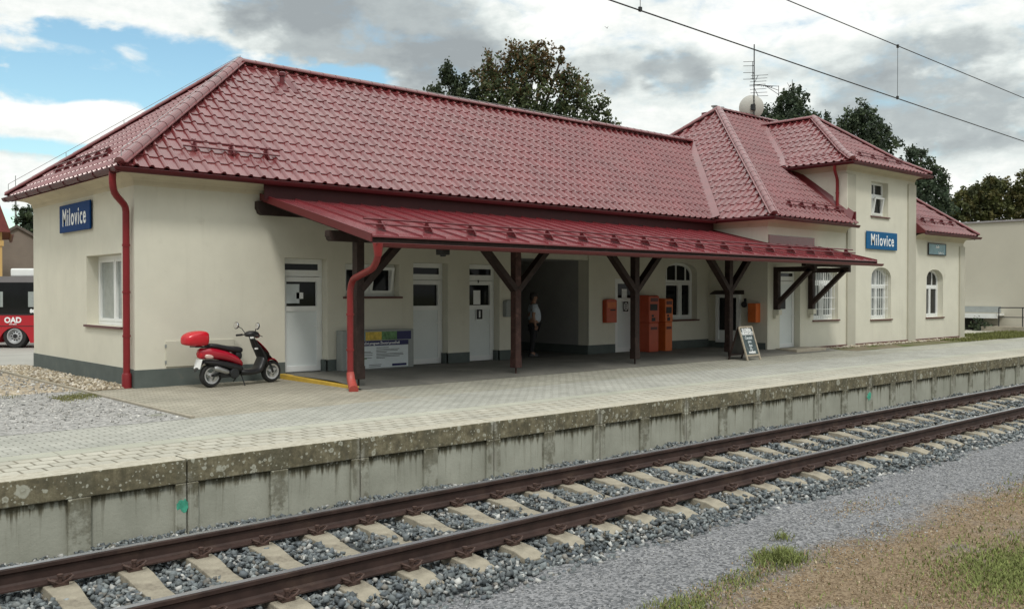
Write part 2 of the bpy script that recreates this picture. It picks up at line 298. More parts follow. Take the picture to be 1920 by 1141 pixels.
# ------------------------------------------------------------------ mesh helpers
class MB:
    def __init__(s): s.v = []; s.f = []
    def add(s, vs, fs):
        o = len(s.v); s.v += [tuple(x) for x in vs]; s.f += [tuple(i + o for i in f) for f in fs]; return s
    def box(s, x0, x1, y0, y1, z0, z1):
        return s.add([(x0, y0, z0), (x1, y0, z0), (x1, y1, z0), (x0, y1, z0), (x0, y0, z1), (x1, y0, z1), (x1, y1, z1), (x0, y1, z1)],
                     [(3, 2, 1, 0), (4, 5, 6, 7), (0, 1, 5, 4), (1, 2, 6, 5), (2, 3, 7, 6), (3, 0, 4, 7)])
    def hexa(s, p): return s.add(p, [(3, 2, 1, 0), (4, 5, 6, 7), (0, 1, 5, 4), (1, 2, 6, 5), (2, 3, 7, 6), (3, 0, 4, 7)])
    def beam(s, a, b, w, h, up=(0, 0, 1)):
        a, b = Vector(a), Vector(b); d = (b - a).normalized(); u = Vector(up); x = d.cross(u)
        if x.length < 1e-4: x = d.cross(Vector((0, 1, 0)))
        x.normalize(); u = x.cross(d); x *= w / 2; u = u * h / 2
        return s.hexa([a - x - u, a + x - u, b + x - u, b - x - u, a - x + u, a + x + u, b + x + u, b - x + u])
    def tube(s, pts, r, n=8, caps=True):
        pts = [Vector(p) for p in pts]; k = len(pts); rs = r if isinstance(r, (list, tuple)) else [r] * k
        rings = []; prev = None
        for i, p in enumerate(pts):
            d = (pts[min(i + 1, k - 1)] - pts[max(i - 1, 0)]).normalized()
            if prev is None:
                x = d.cross(Vector((0, 0, 1)));
                if x.length < 1e-3: x = d.cross(Vector((0, 1, 0)))
            else: x = prev - d * prev.dot(d)
            x.normalize(); prev = x; y = d.cross(x)
            rings.append([p + (x * math.cos(2 * math.pi * j / n) + y * math.sin(2 * math.pi * j / n)) * rs[i] for j in range(n)])
        return s.loft(rings, caps)
    def loft(s, rings, caps=True, closed=True):
        n = len(rings[0]); o = len(s.v)
        for r in rings: s.v += [tuple(p) for p in r]
        for i in range(len(rings) - 1):
            for j in range(n if closed else n - 1):
                a = o + i * n + j; b = o + i * n + (j + 1) % n
                s.f.append((a, b, b + n, a + n))
        if caps:
            s.f.append(tuple(o + j for j in range(n))[::-1]); s.f.append(tuple(o + (len(rings) - 1) * n + j for j in range(n)))
        return s
    def lathe(s, prof, c, axis, n=24, caps=True):
        c, axis = Vector(c), Vector(axis).normalized(); x = axis.orthogonal().normalized(); y = axis.cross(x)
        return s.loft([[c + axis * h + (x * math.cos(2 * math.pi * j / n) + y * math.sin(2 * math.pi * j / n)) * r for j in range(n)] for r, h in prof], caps)
    def poly(s, pts): return s.add(pts, [tuple(range(len(pts)))])
    def prism(s, pts, d):
        """planar outline pushed along vector d"""
        n = len(pts); d = Vector(d); q = [Vector(p) + d for p in pts]
        return s.add([*pts, *q], [tuple(range(n))[::-1], tuple(range(n, 2 * n)), *[(i, (i + 1) % n, n + (i + 1) % n, n + i) for i in range(n)]])
    def ball(s, c, r, nu=14, nv=9):
        rx, ry, rz = r if isinstance(r, (tuple, list)) else (r, r, r)
        return s.loft([[(c[0] + rx * math.cos(2 * math.pi * j / nu) * math.cos(t), c[1] + ry * math.sin(2 * math.pi * j / nu) * math.cos(t), c[2] + rz * math.sin(t)) for j in range(nu)]
                       for t in [-math.pi / 2 * .985 + math.pi * .985 * i / (nv - 1) for i in range(nv)]])
    def obj(s, name, m, parent=None, loc=None, smooth=False, bevel=0, rot=None, recalc=True):
        me = bpy.data.meshes.new(name)
        l = Vector(loc) if loc is not None else None
        me.from_pydata([tuple(Vector(v) - l) for v in s.v] if l is not None else s.v, [], s.f); me.validate()
        if recalc:
            bm = bmesh.new(); bm.from_mesh(me); bmesh.ops.recalc_face_normals(bm, faces=bm.faces); bm.to_mesh(me); bm.free()
        return link(name, me, m, parent, l, smooth, bevel)
def link(name, me, m, parent=None, loc=None, smooth=False, bevel=0):
    if m is not None: me.materials.append(m)
    if smooth:
        me.polygons.foreach_set('use_smooth', [True] * len(me.polygons))
        try: me.set_sharp_from_angle(angle=R(40))
        except Exception: pass
    o = bpy.data.objects.new(name, me); C.objects.link(o)
    if loc is not None: o.location = loc
    if parent is not None:
        o.parent = parent
        if loc is None and parent.type == 'EMPTY' and parent.get('world_parts'): o.location = -parent.location
    if bevel:
        b = o.modifiers.new('bevel', 'BEVEL'); b.width = bevel; b.segments = 2; b.limit_method = 'ANGLE'; b.angle_limit = R(35)
    return o
def tag(o, label=None, cat=None, group=None, kind=None):
    if label: o['label'] = label
    if cat: o['category'] = cat
    if group: o['group'] = group
    if kind: o['kind'] = kind
    return o
def thing(name, label, cat, loc=(0, 0, 0), rotz=0, group=None, world_parts=False):
    """an Empty at the thing's base; world_parts: its parts are written in world coordinates"""
    o = bpy.data.objects.new(name, None); C.objects.link(o); o.empty_display_size = .2
    o.location = loc; o.rotation_euler = (0, 0, rotz)
    if world_parts: o['world_parts'] = 1
    return tag(o, label, cat, group)
def dup(root, loc, rotz=None, label=None):
    r = root.copy(); C.objects.link(r); r.location = loc
    if rotz is not None: r.rotation_euler = (0, 0, rotz)
    if label: r['label'] = label
    for ch in list(root.children):
        c = ch.copy(); C.objects.link(c); c.parent = r
        for gg in ch.children:
            d = gg.copy(); C.objects.link(d); d.parent = c
    return r
def text(body, size, m, parent, origin, a, n, xs=1., bold=0, name='lettering', align='CENTER', thick=.004, label=None, shear=0, sp=1.):
    """lettering as a mesh standing on the plane with right vector a and outward normal n"""
    cu = bpy.data.curves.new('t', 'FONT'); cu.body = body; cu.size = size; cu.extrude = thick; cu.offset = bold; cu.align_x = align; cu.align_y = 'CENTER'; cu.resolution_u = 3; cu.shear = shear; cu.space_character = sp
    to = bpy.data.objects.new('t', cu); C.objects.link(to); dg = bpy.context.evaluated_depsgraph_get(); dg.update()
    me = bpy.data.meshes.new_from_object(to.evaluated_get(dg)); bpy.data.objects.remove(to); me.materials.clear(); me.name = name
    a, n, o = Vector(a), Vector(n), Vector(origin)
    up = n.cross(a)
    for v in me.vertices: c = v.co.copy(); v.co = o + a * c.x * xs + up * c.y + n * c.z
    return link(name, me, m, parent)
class Fr:
    """wall frame: a along the wall, z up, d outward"""
    def __init__(s, o, a, n): s.o, s.a, s.n = Vector(o), Vector(a), Vector(n)
    def p(s, a, z, d=0): return s.o + s.a * a + Vector((0, 0, z)) + s.n * d
    def box(s, mb, a0, a1, z0, z1, d0, d1):
        return mb.hexa([s.p(a0, z0, d0), s.p(a1, z0, d0), s.p(a1, z0, d1), s.p(a0, z0, d1), s.p(a0, z1, d0), s.p(a1, z1, d0), s.p(a1, z1, d1), s.p(a0, z1, d1)])
def arch(a0, a1, z1, rise, n=14, e=2.3):
    """points from (a0, spring) over the top to (a1, spring)"""
    if rise <= 0: return [(a0, z1), (a1, z1)]
    m, h = (a0 + a1) / 2, (a1 - a0) / 2
    out = []
    for i in range(n + 1):
        t = math.pi * (1 - i / n); c_, s_ = math.cos(t), math.sin(t)
        out.append((m + h * math.copysign(abs(c_) ** (2 / e), c_), z1 - rise + rise * abs(s_) ** (2 / e)))
    return out
def wall_face(mb, fr, a0, a1, z0, z1, ops, rev=.2):
    """wall sheet with openings; ops: (a0, a1, z0, z1, rise, depth)"""
    ops = sorted(ops); x = a0
    q = lambda *p: mb.poly([fr.p(a, z) for a, z in p])
    for (b0, b1, c0, c1, rise, dep) in ops:
        if b0 > x: q((x, z0), (b0, z0), (b0, z1), (x, z1))
        if c0 > z0: q((b0, z0), (b1, z0), (b1, c0), (b0, c0))
        ar = arch(b0, b1, c1, rise)
        for (p0, p1) in zip(ar, ar[1:]):
            if abs(p1[0] - p0[0]) > 1e-6: q(p0, p1, (p1[0], z1), (p0[0], z1))
        loop = [(b0, c0), *ar, (b1, c0)]
        for (p0, p1) in zip(loop, loop[1:] + loop[:1]):
            if (Vector(p0) - Vector(p1)).length > 1e-6: mb.poly([fr.p(*p0), fr.p(*p1), fr.p(*p1, -dep), fr.p(*p0, -dep)])
        x = b1
    if x < a1: q((x, z0), (a1, z0), (a1, z1), (x, z1))
def ring_frame(mb, fr, a0, a1, z0, z1, rise, w, d0, d1):
    o = [(a0, z0), *arch(a0, a1, z1, rise), (a1, z0)]; i = [(a0 + w, z0 + w), *arch(a0 + w, a1 - w, z1 - w, max(0, rise - w * .6) if rise else 0), (a1 - w, z0 + w)]
    n = len(o); b = len(mb.v)
    for d in (d0, d1):
        mb.v += [tuple(fr.p(*p, d)) for p in o] + [tuple(fr.p(*p, d)) for p in i]
    for k in range(n):
        l = (k + 1) % n
        mb.f += [(b + k, b + l, b + n + l, b + n + k), (b + 2 * n + k, b + 2 * n + l, b + 3 * n + l, b + 3 * n + k), (b + k, b + l, b + 2 * n + l, b + 2 * n + k), (b + n + k, b + n + l, b + 3 * n + l, b + 3 * n + k)]
def make_window(root, fr, a0, a1, z0, z1, rise=0, dep=.2, transom=None, mull=(.5,), topmull=(.5,), pane='glass', grille=0, sill=True, tilt=None, fw=.075):
    d1 = -dep + .07; d0 = -dep + .005; mb = MB()
    ring_frame(mb, fr, a0 + .004, a1 - .004, z0 + .004, z1 - .004, rise, fw, d0, d1)
    W = a1 - a0; zt = transom if transom else z1
    if transom: fr.box(mb, a0 + fw, a1 - fw, zt - fw * .6, zt + fw * .6, d0 + .002, d1 - .004)
    for f in mull: fr.box(mb, a0 + W * f - fw * .75, a0 + W * f + fw * .75, z0 + fw, zt - fw * .6 if transom else z1 - fw, d0 + .002, d1 - .006)
    if transom:
        for f in topmull: fr.box(mb, a0 + W * f - .022, a0 + W * f + .022, zt + fw * .6, z1 - fw * (.9 if rise else 1), d0 + .002, d1 - .008)
    cuts = [a0 + fw] + [a0 + W * f for f in mull] + [a1 - fw]
    for c0, c1 in zip(cuts, cuts[1:]):                              # sash rims
        ring_frame(mb, fr, c0 + .012, c1 - .012, z0 + fw + .004, (zt - fw * .6 if transom else z1 - fw) - .004, 0, .05, d0 + .01, d1 + .012)
    win = mb.obj('window', M['white'], root)
    pm = MB(); o = [(a0 + .03, z0 + .03), *arch(a0 + .03, a1 - .03, z1 - .03, rise), (a1 - .03, z0 + .03)]; pm.prism([fr.p(*p, -dep + .03) for p in o], fr.n * .006); pm.obj('pane', M[pane], win)
    if sill: sm = MB(); fr.box(sm, a0 - .06, a1 + .06, z0 - .045, z0 - .003, -dep + .05, .05); sm.obj('sill', M['maroon'], win)
    if grille:
        gm = MB()
        for i in range(grille):
            a = a0 + W * (i + .5) / grille; m_, h_ = (a0 + a1) / 2, W / 2; t_ = abs((a - m_) / h_)
            top = z1 - rise + rise * (1 - t_ ** 2.3) ** (1 / 2.3) if rise else z1
            gm.tube([fr.p(a, z0 + .03, -.10), fr.p(a, top - .02, -.10)], .009, 5)
        for k in (.2, .42, .66): fr.box(gm, a0 + .005, a1 - .005, z0 + (z1 - z0) * k - .01, z0 + (z1 - z0) * k + .01, -.112, -.10)
        gm.obj('grille', M['white'], win)
    if tilt:
        c0, c1, zb, ztop, ang = tilt; tm = MB(); ring_frame(tm, fr, c0, c1, zb, ztop, 0, .055, d1 - .02, d1 + .03)
        for i, v in enumerate(tm.v):
            v = Vector(v); h = (v.z - zb); tm.v[i] = tuple(v - fr.n * -0 + fr.n * (-h * math.tan(R(ang)) if ang < 0 else 0) + fr.n * (h * math.tan(R(ang)) if ang > 0 else 0))
        tm.obj('tilted_sash', M['white'], win)
    return win
def make_door(root, fr, a0, a1, z0, zl, zt, glass=None, dep=.15, notices=(), hinge=1, panel=True, handle_z=.95):
    """zl: leaf top, zt: frame top (transom light between)"""
    d1 = -dep + .08; d0 = -dep + .005; fw = .06; mb = MB()
    ring_frame(mb, fr, a0 + .004, a1 - .004, z0, zt - .004, 0, fw, d0, d1)
    if zt - zl > .15: fr.box(mb, a0 + fw, a1 - fw, zl - .01, zl + .07, d0 + .002, d1 - .003)
    la0, la1, lz0, lz1 = a0 + fw - .02, a1 - fw + .02, z0 + .015, zl - .02
    d2 = d1 + .012
    gz0, gz1 = glass if glass else (0, 0)
    st = .10
    fr.box(mb, la0, la0 + st, lz0, lz1, d0 + .012, d2); fr.box(mb, la1 - st, la1, lz0, lz1, d0 + .012, d2)
    fr.box(mb, la0 + st, la1 - st, lz1 - st, lz1, d0 + .012, d2 - .001); fr.box(mb, la0 + st, la1 - st, lz0, lz0 + st * 1.1, d0 + .012, d2 - .001)
    if glass: fr.box(mb, la0 + st, la1 - st, gz0 - st, gz0, d0 + .012, d2 - .001)
    door = mb.obj('door', M['white'], root)
    pb = MB(); fr.box(pb, la0 + st - .004, la1 - st + .004, lz0 + st, (gz0 - st if glass else lz1 - st), d0 + .02, d2 - .022); pb.obj('panel', M['doorpanel'], door)
    if glass or zt - zl > .15:
        gm = MB()
        if glass: fr.box(gm, la0 + st - .004, la1 - st + .004, gz0 - .004, lz1 - st + .004, d0 + .02, d0 + .03)
        if zt - zl > .15: fr.box(gm, a0 + fw + .05, a1 - fw - .05, zl + .12, zt - fw - .05, d1 - .004, d1 + .002); 
        gm.obj('pane', M['glass'], door)
        if zt - zl > .15:
            rm = MB(); ring_frame(rm, fr, a0 + fw, a1 - fw, zl + .07, zt - fw, 0, .05, d0 + .01, d1 + .008); rm.obj('transom_frame', M['white'], door)
    hm = MB(); ha = la1 - .05 if hinge > 0 else la0 + .05; sgn = -1 if hinge > 0 else 1
    fr.box(hm, ha - .018, ha + .018, z0 + handle_z - .12, z0 + handle_z + .08, d2, d2 + .008); fr.box(hm, min(ha, ha + sgn * .13), max(ha, ha + sgn * .13), z0 + handle_z - .01, z0 + handle_z + .012, d2 + .03, d2 + .05); fr.box(hm, ha - .01, ha + .01, z0 + handle_z - .01, z0 + handle_z + .01, d2, d2 + .032)
    hm.obj('handle', M['white'], door)
    for (na, nz, nw, nh, mm, nm) in notices:
        nb = MB(); dd = d2 + .002 if nz < (gz0 - st if glass else 9) or not glass else d0 + .033
        fr.box(nb, na - nw / 2, na + nw / 2, nz - nh / 2, nz + nh / 2, dd, dd + .004); nb.obj(nm, M[mm], door)
    return door

def tile_plane(mb, p0, p1, top, polyg, pitch=.27, course=.355, rib=.046, step=.02):
    """profiled sheet-metal tiles: ribs run up the slope, each course steps down; clipped to a 3-D polygon on the plane"""
    p0, p1, top = Vector(p0), Vector(p1), Vector(top)
    u = (p1 - p0).normalized(); v = (top - p0); v = v - u * v.dot(u); v.normalize(); n = u.cross(v)
    if n.z < 0: n = -n
    uv = [((Vector(q) - p0).dot(u), (Vector(q) - p0).dot(v)) for q in polyg]
    U0, U1 = min(q[0] for q in uv), max(q[0] for q in uv); V0, V1 = min(q[1] for q in uv), max(q[1] for q in uv)
    us = []; k0 = math.floor(U0 / pitch) - 1; prof = [(-.056, 0), (-.040, .5), (-.018, .94), (0.0, 1), (.018, .94), (.040, .5), (.056, 0), (pitch / 2, -.06)]
    for k in range(k0, math.ceil(U1 / pitch) + 2): us += [(k * pitch + a, h * rib) for a, h in prof]
    vs = []; kk = math.floor(V0 / course + 1e-4); V0 = min(V0, kk * course + .001) if abs(V0) < 1e-3 else V0
    for k in range(kk, math.ceil(V1 / course) + 1):
        vs += [(k * course, step), (k * course + .02, step), ((k + 1) * course - .001, 0.)]
    bm = bmesh.new(); grid = [[bm.verts.new(p0 + u * a + v * b + n * (h + s + .012)) for a, h in us] for b, s in vs]
    for i in range(len(vs) - 1):
        for j in range(len(us) - 1): bm.faces.new((grid[i][j], grid[i][j + 1], grid[i + 1][j + 1], grid[i + 1][j]))
    # front lip of the eaves course
    lip = [bm.verts.new(p0 + u * a + v * (kk * course) + n * (h * .9 - .004)) for a, h in us]
    for j in range(len(us) - 1): bm.faces.new((lip[j], lip[j + 1], grid[0][j + 1], grid[0][j]))
    area = sum(uv[i][0] * uv[(i + 1) % len(uv)][1] - uv[(i + 1) % len(uv)][0] * uv[i][1] for i in range(len(uv)))
    q = [p0 + u * a + v * b for a, b in uv]
    for i in range(len(q)):
        e = q[(i + 1) % len(q)] - q[i]
        if e.length < 1e-4: continue
        mid = (uv[i][1] + uv[(i + 1) % len(q)][1]) / 2
        if abs(uv[i][1] - uv[(i + 1) % len(q)][1]) < 1e-3 and mid < 2e-3: continue      # the eaves edge keeps its lip
        no = n.cross(e).normalized() * (1 if area > 0 else -1)
        if n.dot(u.cross(v)) < 0: no = -no
        bmesh.ops.bisect_plane(bm, geom=bm.verts[:] + bm.edges[:] + bm.faces[:], plane_co=q[i], plane_no=no, clear_inner=True, dist=1e-5)
    bm.verts.index_update(); mb.add([w_.co.copy() for w_ in bm.verts], [[x.index for x in f.verts] for f in bm.faces]); bm.free()
def hip_cap(mb, a, b, n1, r=.115, seg=.36, flat=1.):
    """overlapping half-round ridge tiles from low a to high b"""
    a, b = Vector(a), Vector(b); d = (b - a); L = d.length; d.normalize(); x = d.cross(Vector((0, 0, 1))).normalized(); up = x.cross(d)
    k = max(1, round(L / seg)); 
    for i in range(k):
        q0 = a + d * (L * i / k); q1 = a + d * (L * (i + 1) / k + .03)
        rings = []
        for q, rr in ((q0, r), (q1, r * .93)):
            rings.append([q + x * rr * 1.05 * math.cos(t) + up * (rr * flat * math.sin(t) + .012) for t in [math.pi * j / 8 for j in range(9)]])
        mb.loft(rings, caps=(i == 0), closed=False)
    mb.beam(a - up * .05, b - up * .05, .03, .15, up)
    # side flashings
    mb.beam(a + up * .006, b + up * .006, r * 3.0, .02, up)

# ================================================================== GROUND
def sheet(name, x0, x1, y0, y1, z, m, kind='structure', nx=1, ny=1, zf=None, label=None):
    mb = MB(); xs = np.linspace(x0, x1, nx + 1); ys = np.linspace(y0, y1, ny + 1)
    vs = [(x, y, z if zf is None else zf(x, y)) for y in ys for x in xs]; n = nx + 1
    mb.add(vs, [(j * n + i, j * n + i + 1, (j + 1) * n + i + 1, (j + 1) * n + i) for j in range(ny) for i in range(nx)])
    o = mb.obj(name, m, recalc=False); o['kind'] = kind
    return o
mb = MB(); prof = [(-900, -.66), (8.0, -.66), (8.7, -.92), (9.42, -.92), (9.46, -.03), (24.2, -.03), (25, -.06), (36, -.44), (1500, -.44)]
for i, (y, z) in enumerate(prof): mb.v += [(-900, y, z), (1500, y, z)]
for i in range(len(prof) - 1): mb.f.append((2 * i, 2 * i + 1, 2 * i + 3, 2 * i + 2))
tag(mb.obj('ground', ground_mat('dry_earth_and_grass', [(.09, .085, .05), (.17, .15, .09)], .6, .4, 30, patches=((.07, .10, .03), .15, .45, .6))), kind='structure')
def trackside_mat():
    m = bpy.data.materials.new('gravel_to_turf'); m.use_nodes = True; t = NT(m.node_tree); p = m.node_tree.nodes['Principled BSDF']
    p.inputs['Roughness'].default_value = .95; p.inputs['Specular IOR Level'].default_value = .2
    cc = t.n('ShaderNodeTexCoord').outputs['Object']; sp = t.n('ShaderNodeSeparateXYZ'); t.link(cc, sp.inputs[0])
    def vor(sc):
        v = t.n('ShaderNodeTexVoronoi'); t.link(cc, v.inputs['Vector']); v.inputs['Scale'].default_value = sc; q = t.n('ShaderNodeSeparateColor'); t.link(v.outputs['Color'], q.inputs[0]); return v, q.outputs[0]
    v1, c1 = vor(42); v2, c2 = vor(52)
    gv = t.mix(.62, t.ramp(t.noise(cc, 2.5, 8, .65), [(.3, (.15, .155, .165)), (.7, (.225, .228, .235))]), t.ramp(c1, [(.05, (.045, .05, .055)), (.95, (.36, .36, .37))]))
    tf = t.mix(.55, t.ramp(t.noise(cc, 1.6, 8, .7), [(.3, (.15, .105, .062)), (.7, (.265, .195, .125))]), t.ramp(c2, [(.05, (.09, .06, .035)), (.95, (.36, .28, .19))]))
    tf = t.mix(t.m('MULTIPLY', t.sstep(t.noise(cc, .8, 6, .65), .52, .70), .6), tf, gv)
    yy = t.m('ADD', sp.outputs[1], t.m('ADD', t.m('MULTIPLY', t.m('SUBTRACT', t.noise(cc, .55, 5, .65), .5), 1.5), t.m('MULTIPLY', t.m('SUBTRACT', t.noise(cc, 9, 5, .75), .5), .75)))
    f = t.sstep(yy, 4.55, 4.0); t.put(p.inputs['Base Color'], t.mix(f, gv, tf))
    b = t.n('ShaderNodeBump'); b.inputs['Distance'].default_value = .02; b.inputs['Strength'].default_value = .9
    t.link(t.m('ADD', v1.outputs['Distance'], t.m('MULTIPLY', t.noise(cc, 30, 5, .7), .6)), b.inputs['Height']); t.link(b.outputs[0], p.inputs['Normal'])
    return m
sheet('gravel_path', -30, 260, -6, 5.62, -.635, trackside_mat())
sheet('track_bed', -30, 260, 5.5, 9.36, -.64, ground_mat('ballast_bed', [(.05, .055, .058), (.10, .105, .11)], 6, .8, 80, speckle=(22, (.04, .045, .05), (.20, .22, .225), .7)), nx=1, ny=24, zf=lambda x, y: -.655 + .03 * min(1, max(0, (y - 5.5) / .5)) - .16 * min(1, max(0, (y - 8.0) / .75)))
pv = paver_mat('grey_platform_pavers', (.375, .378, .345), (.445, .445, .41), (.21, .21, .185), .20, .10, .010, worn=((.30, .29, .235), .8, .55, .8))
sheet('platform_paving', -40, 260, 10.77, 12.36, .0, pv)
sheet('guidance_strip', -40, 260, 10.46, 10.77, .0, paver_mat('smooth_guidance_slabs', (.40, .405, .345), (.43, .43, .37), (.25, .24, .20), 1.0, .5, .008, worn=((.33, .31, .25), 2, .55, .8)))
sheet('edge_paving', -40, 260, 9.64, 10.46, .0, paver_mat('worn_edge_pavers', (.42, .405, .35), (.48, .465, .405), (.20, .185, .145), .22, .205, .014, worn=((.33, .30, .23), 2.5, .5, .75)))
pv2 = paver_mat('brownish_forecourt_pavers', (.35, .33, .27), (.42, .395, .33), (.20, .185, .15), .20, .10, .010, worn=((.27, .25, .20), 1.1, .52, .78))
sheet('forecourt_paving', 5.28, 9.0, 12.36, 17.0, .0, pv2)
sheet('forecourt_paving_front', 9.0, 26.2, 12.36, 14.0, .0, paver_mat('grey_forecourt_pavers', (.35, .35, .30), (.43, .425, .37), (.19, .18, .15), .20, .10, .010, worn=((.25, .24, .20), .7, .52, .78)))
sheet('platform_apron', 26.2, 260, 12.36, 13.5, .0, paver_mat('grey_apron_pavers', (.37, .375, .325), (.44, .44, .385), (.22, .21, .18), .20, .10, .010, worn=((.28, .27, .22), .7, .52, .78)))
fl = lambda x, y: .004 + .088 * min(1, max(0, (y - 14.0) / .9))
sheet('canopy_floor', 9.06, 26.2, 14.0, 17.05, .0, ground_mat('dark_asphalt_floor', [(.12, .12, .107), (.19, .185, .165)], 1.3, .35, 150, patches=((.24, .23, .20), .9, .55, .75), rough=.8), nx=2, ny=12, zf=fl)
gravel_l = ground_mat('left_grey_gravel', [(.24, .235, .215), (.36, .35, .33)], 1.2, .9, 60, speckle=(24, (.13, .13, .13), (.52, .51, .49), .6), patches=((.15, .16, .09), .55, .60, .75))
sheet('gravel_yard', -60, 5.2, 12.36, 17.2, .003, gravel_l)
pebble = ground_mat('tan_pebbles', [(.27, .22, .15), (.42, .36, .26)], 3, 1., 60, speckle=(20, (.16, .12, .08), (.62, .54, .42), .75))
sheet('pebble_bed', -60, 5.2, 17.2, 24.3, .003, pebble)
sheet('pebble_border', 5.3, 6.2, 17.0, 24.3, .006, pebble)
sheet('station_road', -80, 60, 24.3, 60, .0, ground_mat('pale_asphalt', [(.30, .295, .265), (.37, .36, .33)], 1.2, .3, 90, patches=((.24, .24, .22), .3, .5, .7)), ny=6, zf=lambda x, y: .002 + (-.02 if y < 25 else -.02 - (y - 25) / 11 * .385 if y < 36 else -.41))
sheet('grass_border', 26.2, 46, 13.5, 14.95, .003, ground_mat('trodden_earth', [(.16, .13, .085), (.24, .21, .15)], 3, .6, 60, patches=((.10, .12, .04), 1.2, .45, .6)))
sheet('grass_verge', 37.3, 60, 13.3, 15.9, .012, ground_mat('verge_turf', [(.07, .085, .03), (.13, .13, .055)], 4, .6, 60))
sheet('side_path', 37.3, 120, 15.9, 18.2, .006, ground_mat('pale_path', [(.36, .35, .29), (.42, .41, .35)], 1.2, .3, 90))

def kerb(name, pts, wd, ht, m, label, cat, group=None):
    k = MB(); pts = [Vector((*p, ht / 2 - .03)) for p in pts]
    for a, b in zip(pts, pts[1:]): k.beam(a, b, wd, ht + .06)
    return tag(k.obj(name, m, loc=pts[0], bevel=.008), label, cat, group)
kerb('edging_kerb', [(5.24, 12.36), (5.24, 16.2), (5.24, 20.2), (5.30, 24.2)], .07, .035, M['kerb'], 'long thin concrete edging between pebbles and gable wall', 'kerb')
kb = MB(); kb.hexa([(9.0, 14.2, -.02), (9.12, 14.2, -.02), (9.12, 16.95, -.02), (9.0, 16.95, -.02), (9.0, 14.2, .045), (9.12, 14.2, .045), (9.12, 16.95, .10), (9.0, 16.95, .10)])
tag(kb.obj('yellow_kerb', M['yellow'], loc=(9.06, 15.5, 0), bevel=.01), 'worn yellow painted kerb running from scooter to first canopy post', 'kerb')

# ---------------------------------------------------------------- platform edge blocks
def edge_block():
    L = 2.115; gp = .008; b = MB(); Z0 = -.95; F = 9.34; rc = .045
    b.box(gp, L - gp, F, F + .30, -.245, .003)                                   # top beam
    b.box(gp, L - gp, F + rc, F + .3, Z0, -.245)                                # back plate
    for x0, x1 in ((gp, .125), (.95, 1.165), (L - .125, L - gp)): b.box(x0, x1, F, F + rc, Z0, -.245)
    o = b.obj('platform_block', M['block'], loc=(0, F, -.6), bevel=.012)
    return o
blk = edge_block(); tag(blk, None, 'concrete block', 'concrete edge blocks of the platform')
BL = 'precast concrete platform edge block, mossy top band above two recessed grey panels'
first = True
for k in range(-4, 46):
    x = 3.9 + 2.115 * k; o = blk if first else blk.copy()
    if not first: C.objects.link(o)
    first = False; o.location.x = x
    o['label'] = BL
    if k == -1: o['label'] = 'nearest full edge block at left, its right joint sprayed with green paint'
    if k == 3 + 0: pass
def paint_mark(x, z, s, seed):
    r_ = random.Random(seed); q = MB(); c = [(s * (.55 + .6 * r_.random()) * math.cos(t), s * (.45 + .75 * r_.random()) * math.sin(t)) for t in [2 * math.pi * i / 18 for i in range(18)]]
    q.prism([(x + a, 9.338, z + b) for a, b in c], (0, .004, 0)); return q
gm_ = mat('green_spray_paint', (.06, .36, .24), .7, var=.4, vs=14)
blocks = sorted([o for o in C.objects if o.name.startswith('platform_block')], key=lambda o: o.location.x)
def mark(bo, x, z, s, seed):
    q = paint_mark(x, z, s, seed); q.obj('paint_mark', gm_, bo, loc=None).location = -bo.location
mark(blocks[3], 3.85, -.47, .075, 3); mark(blocks[10], 3.9 + 2.115 * 7 - .06, -.44, .10, 5)
blocks[10]['label'] = 'far edge block below the chalkboard with small green paint arrow at its joint'

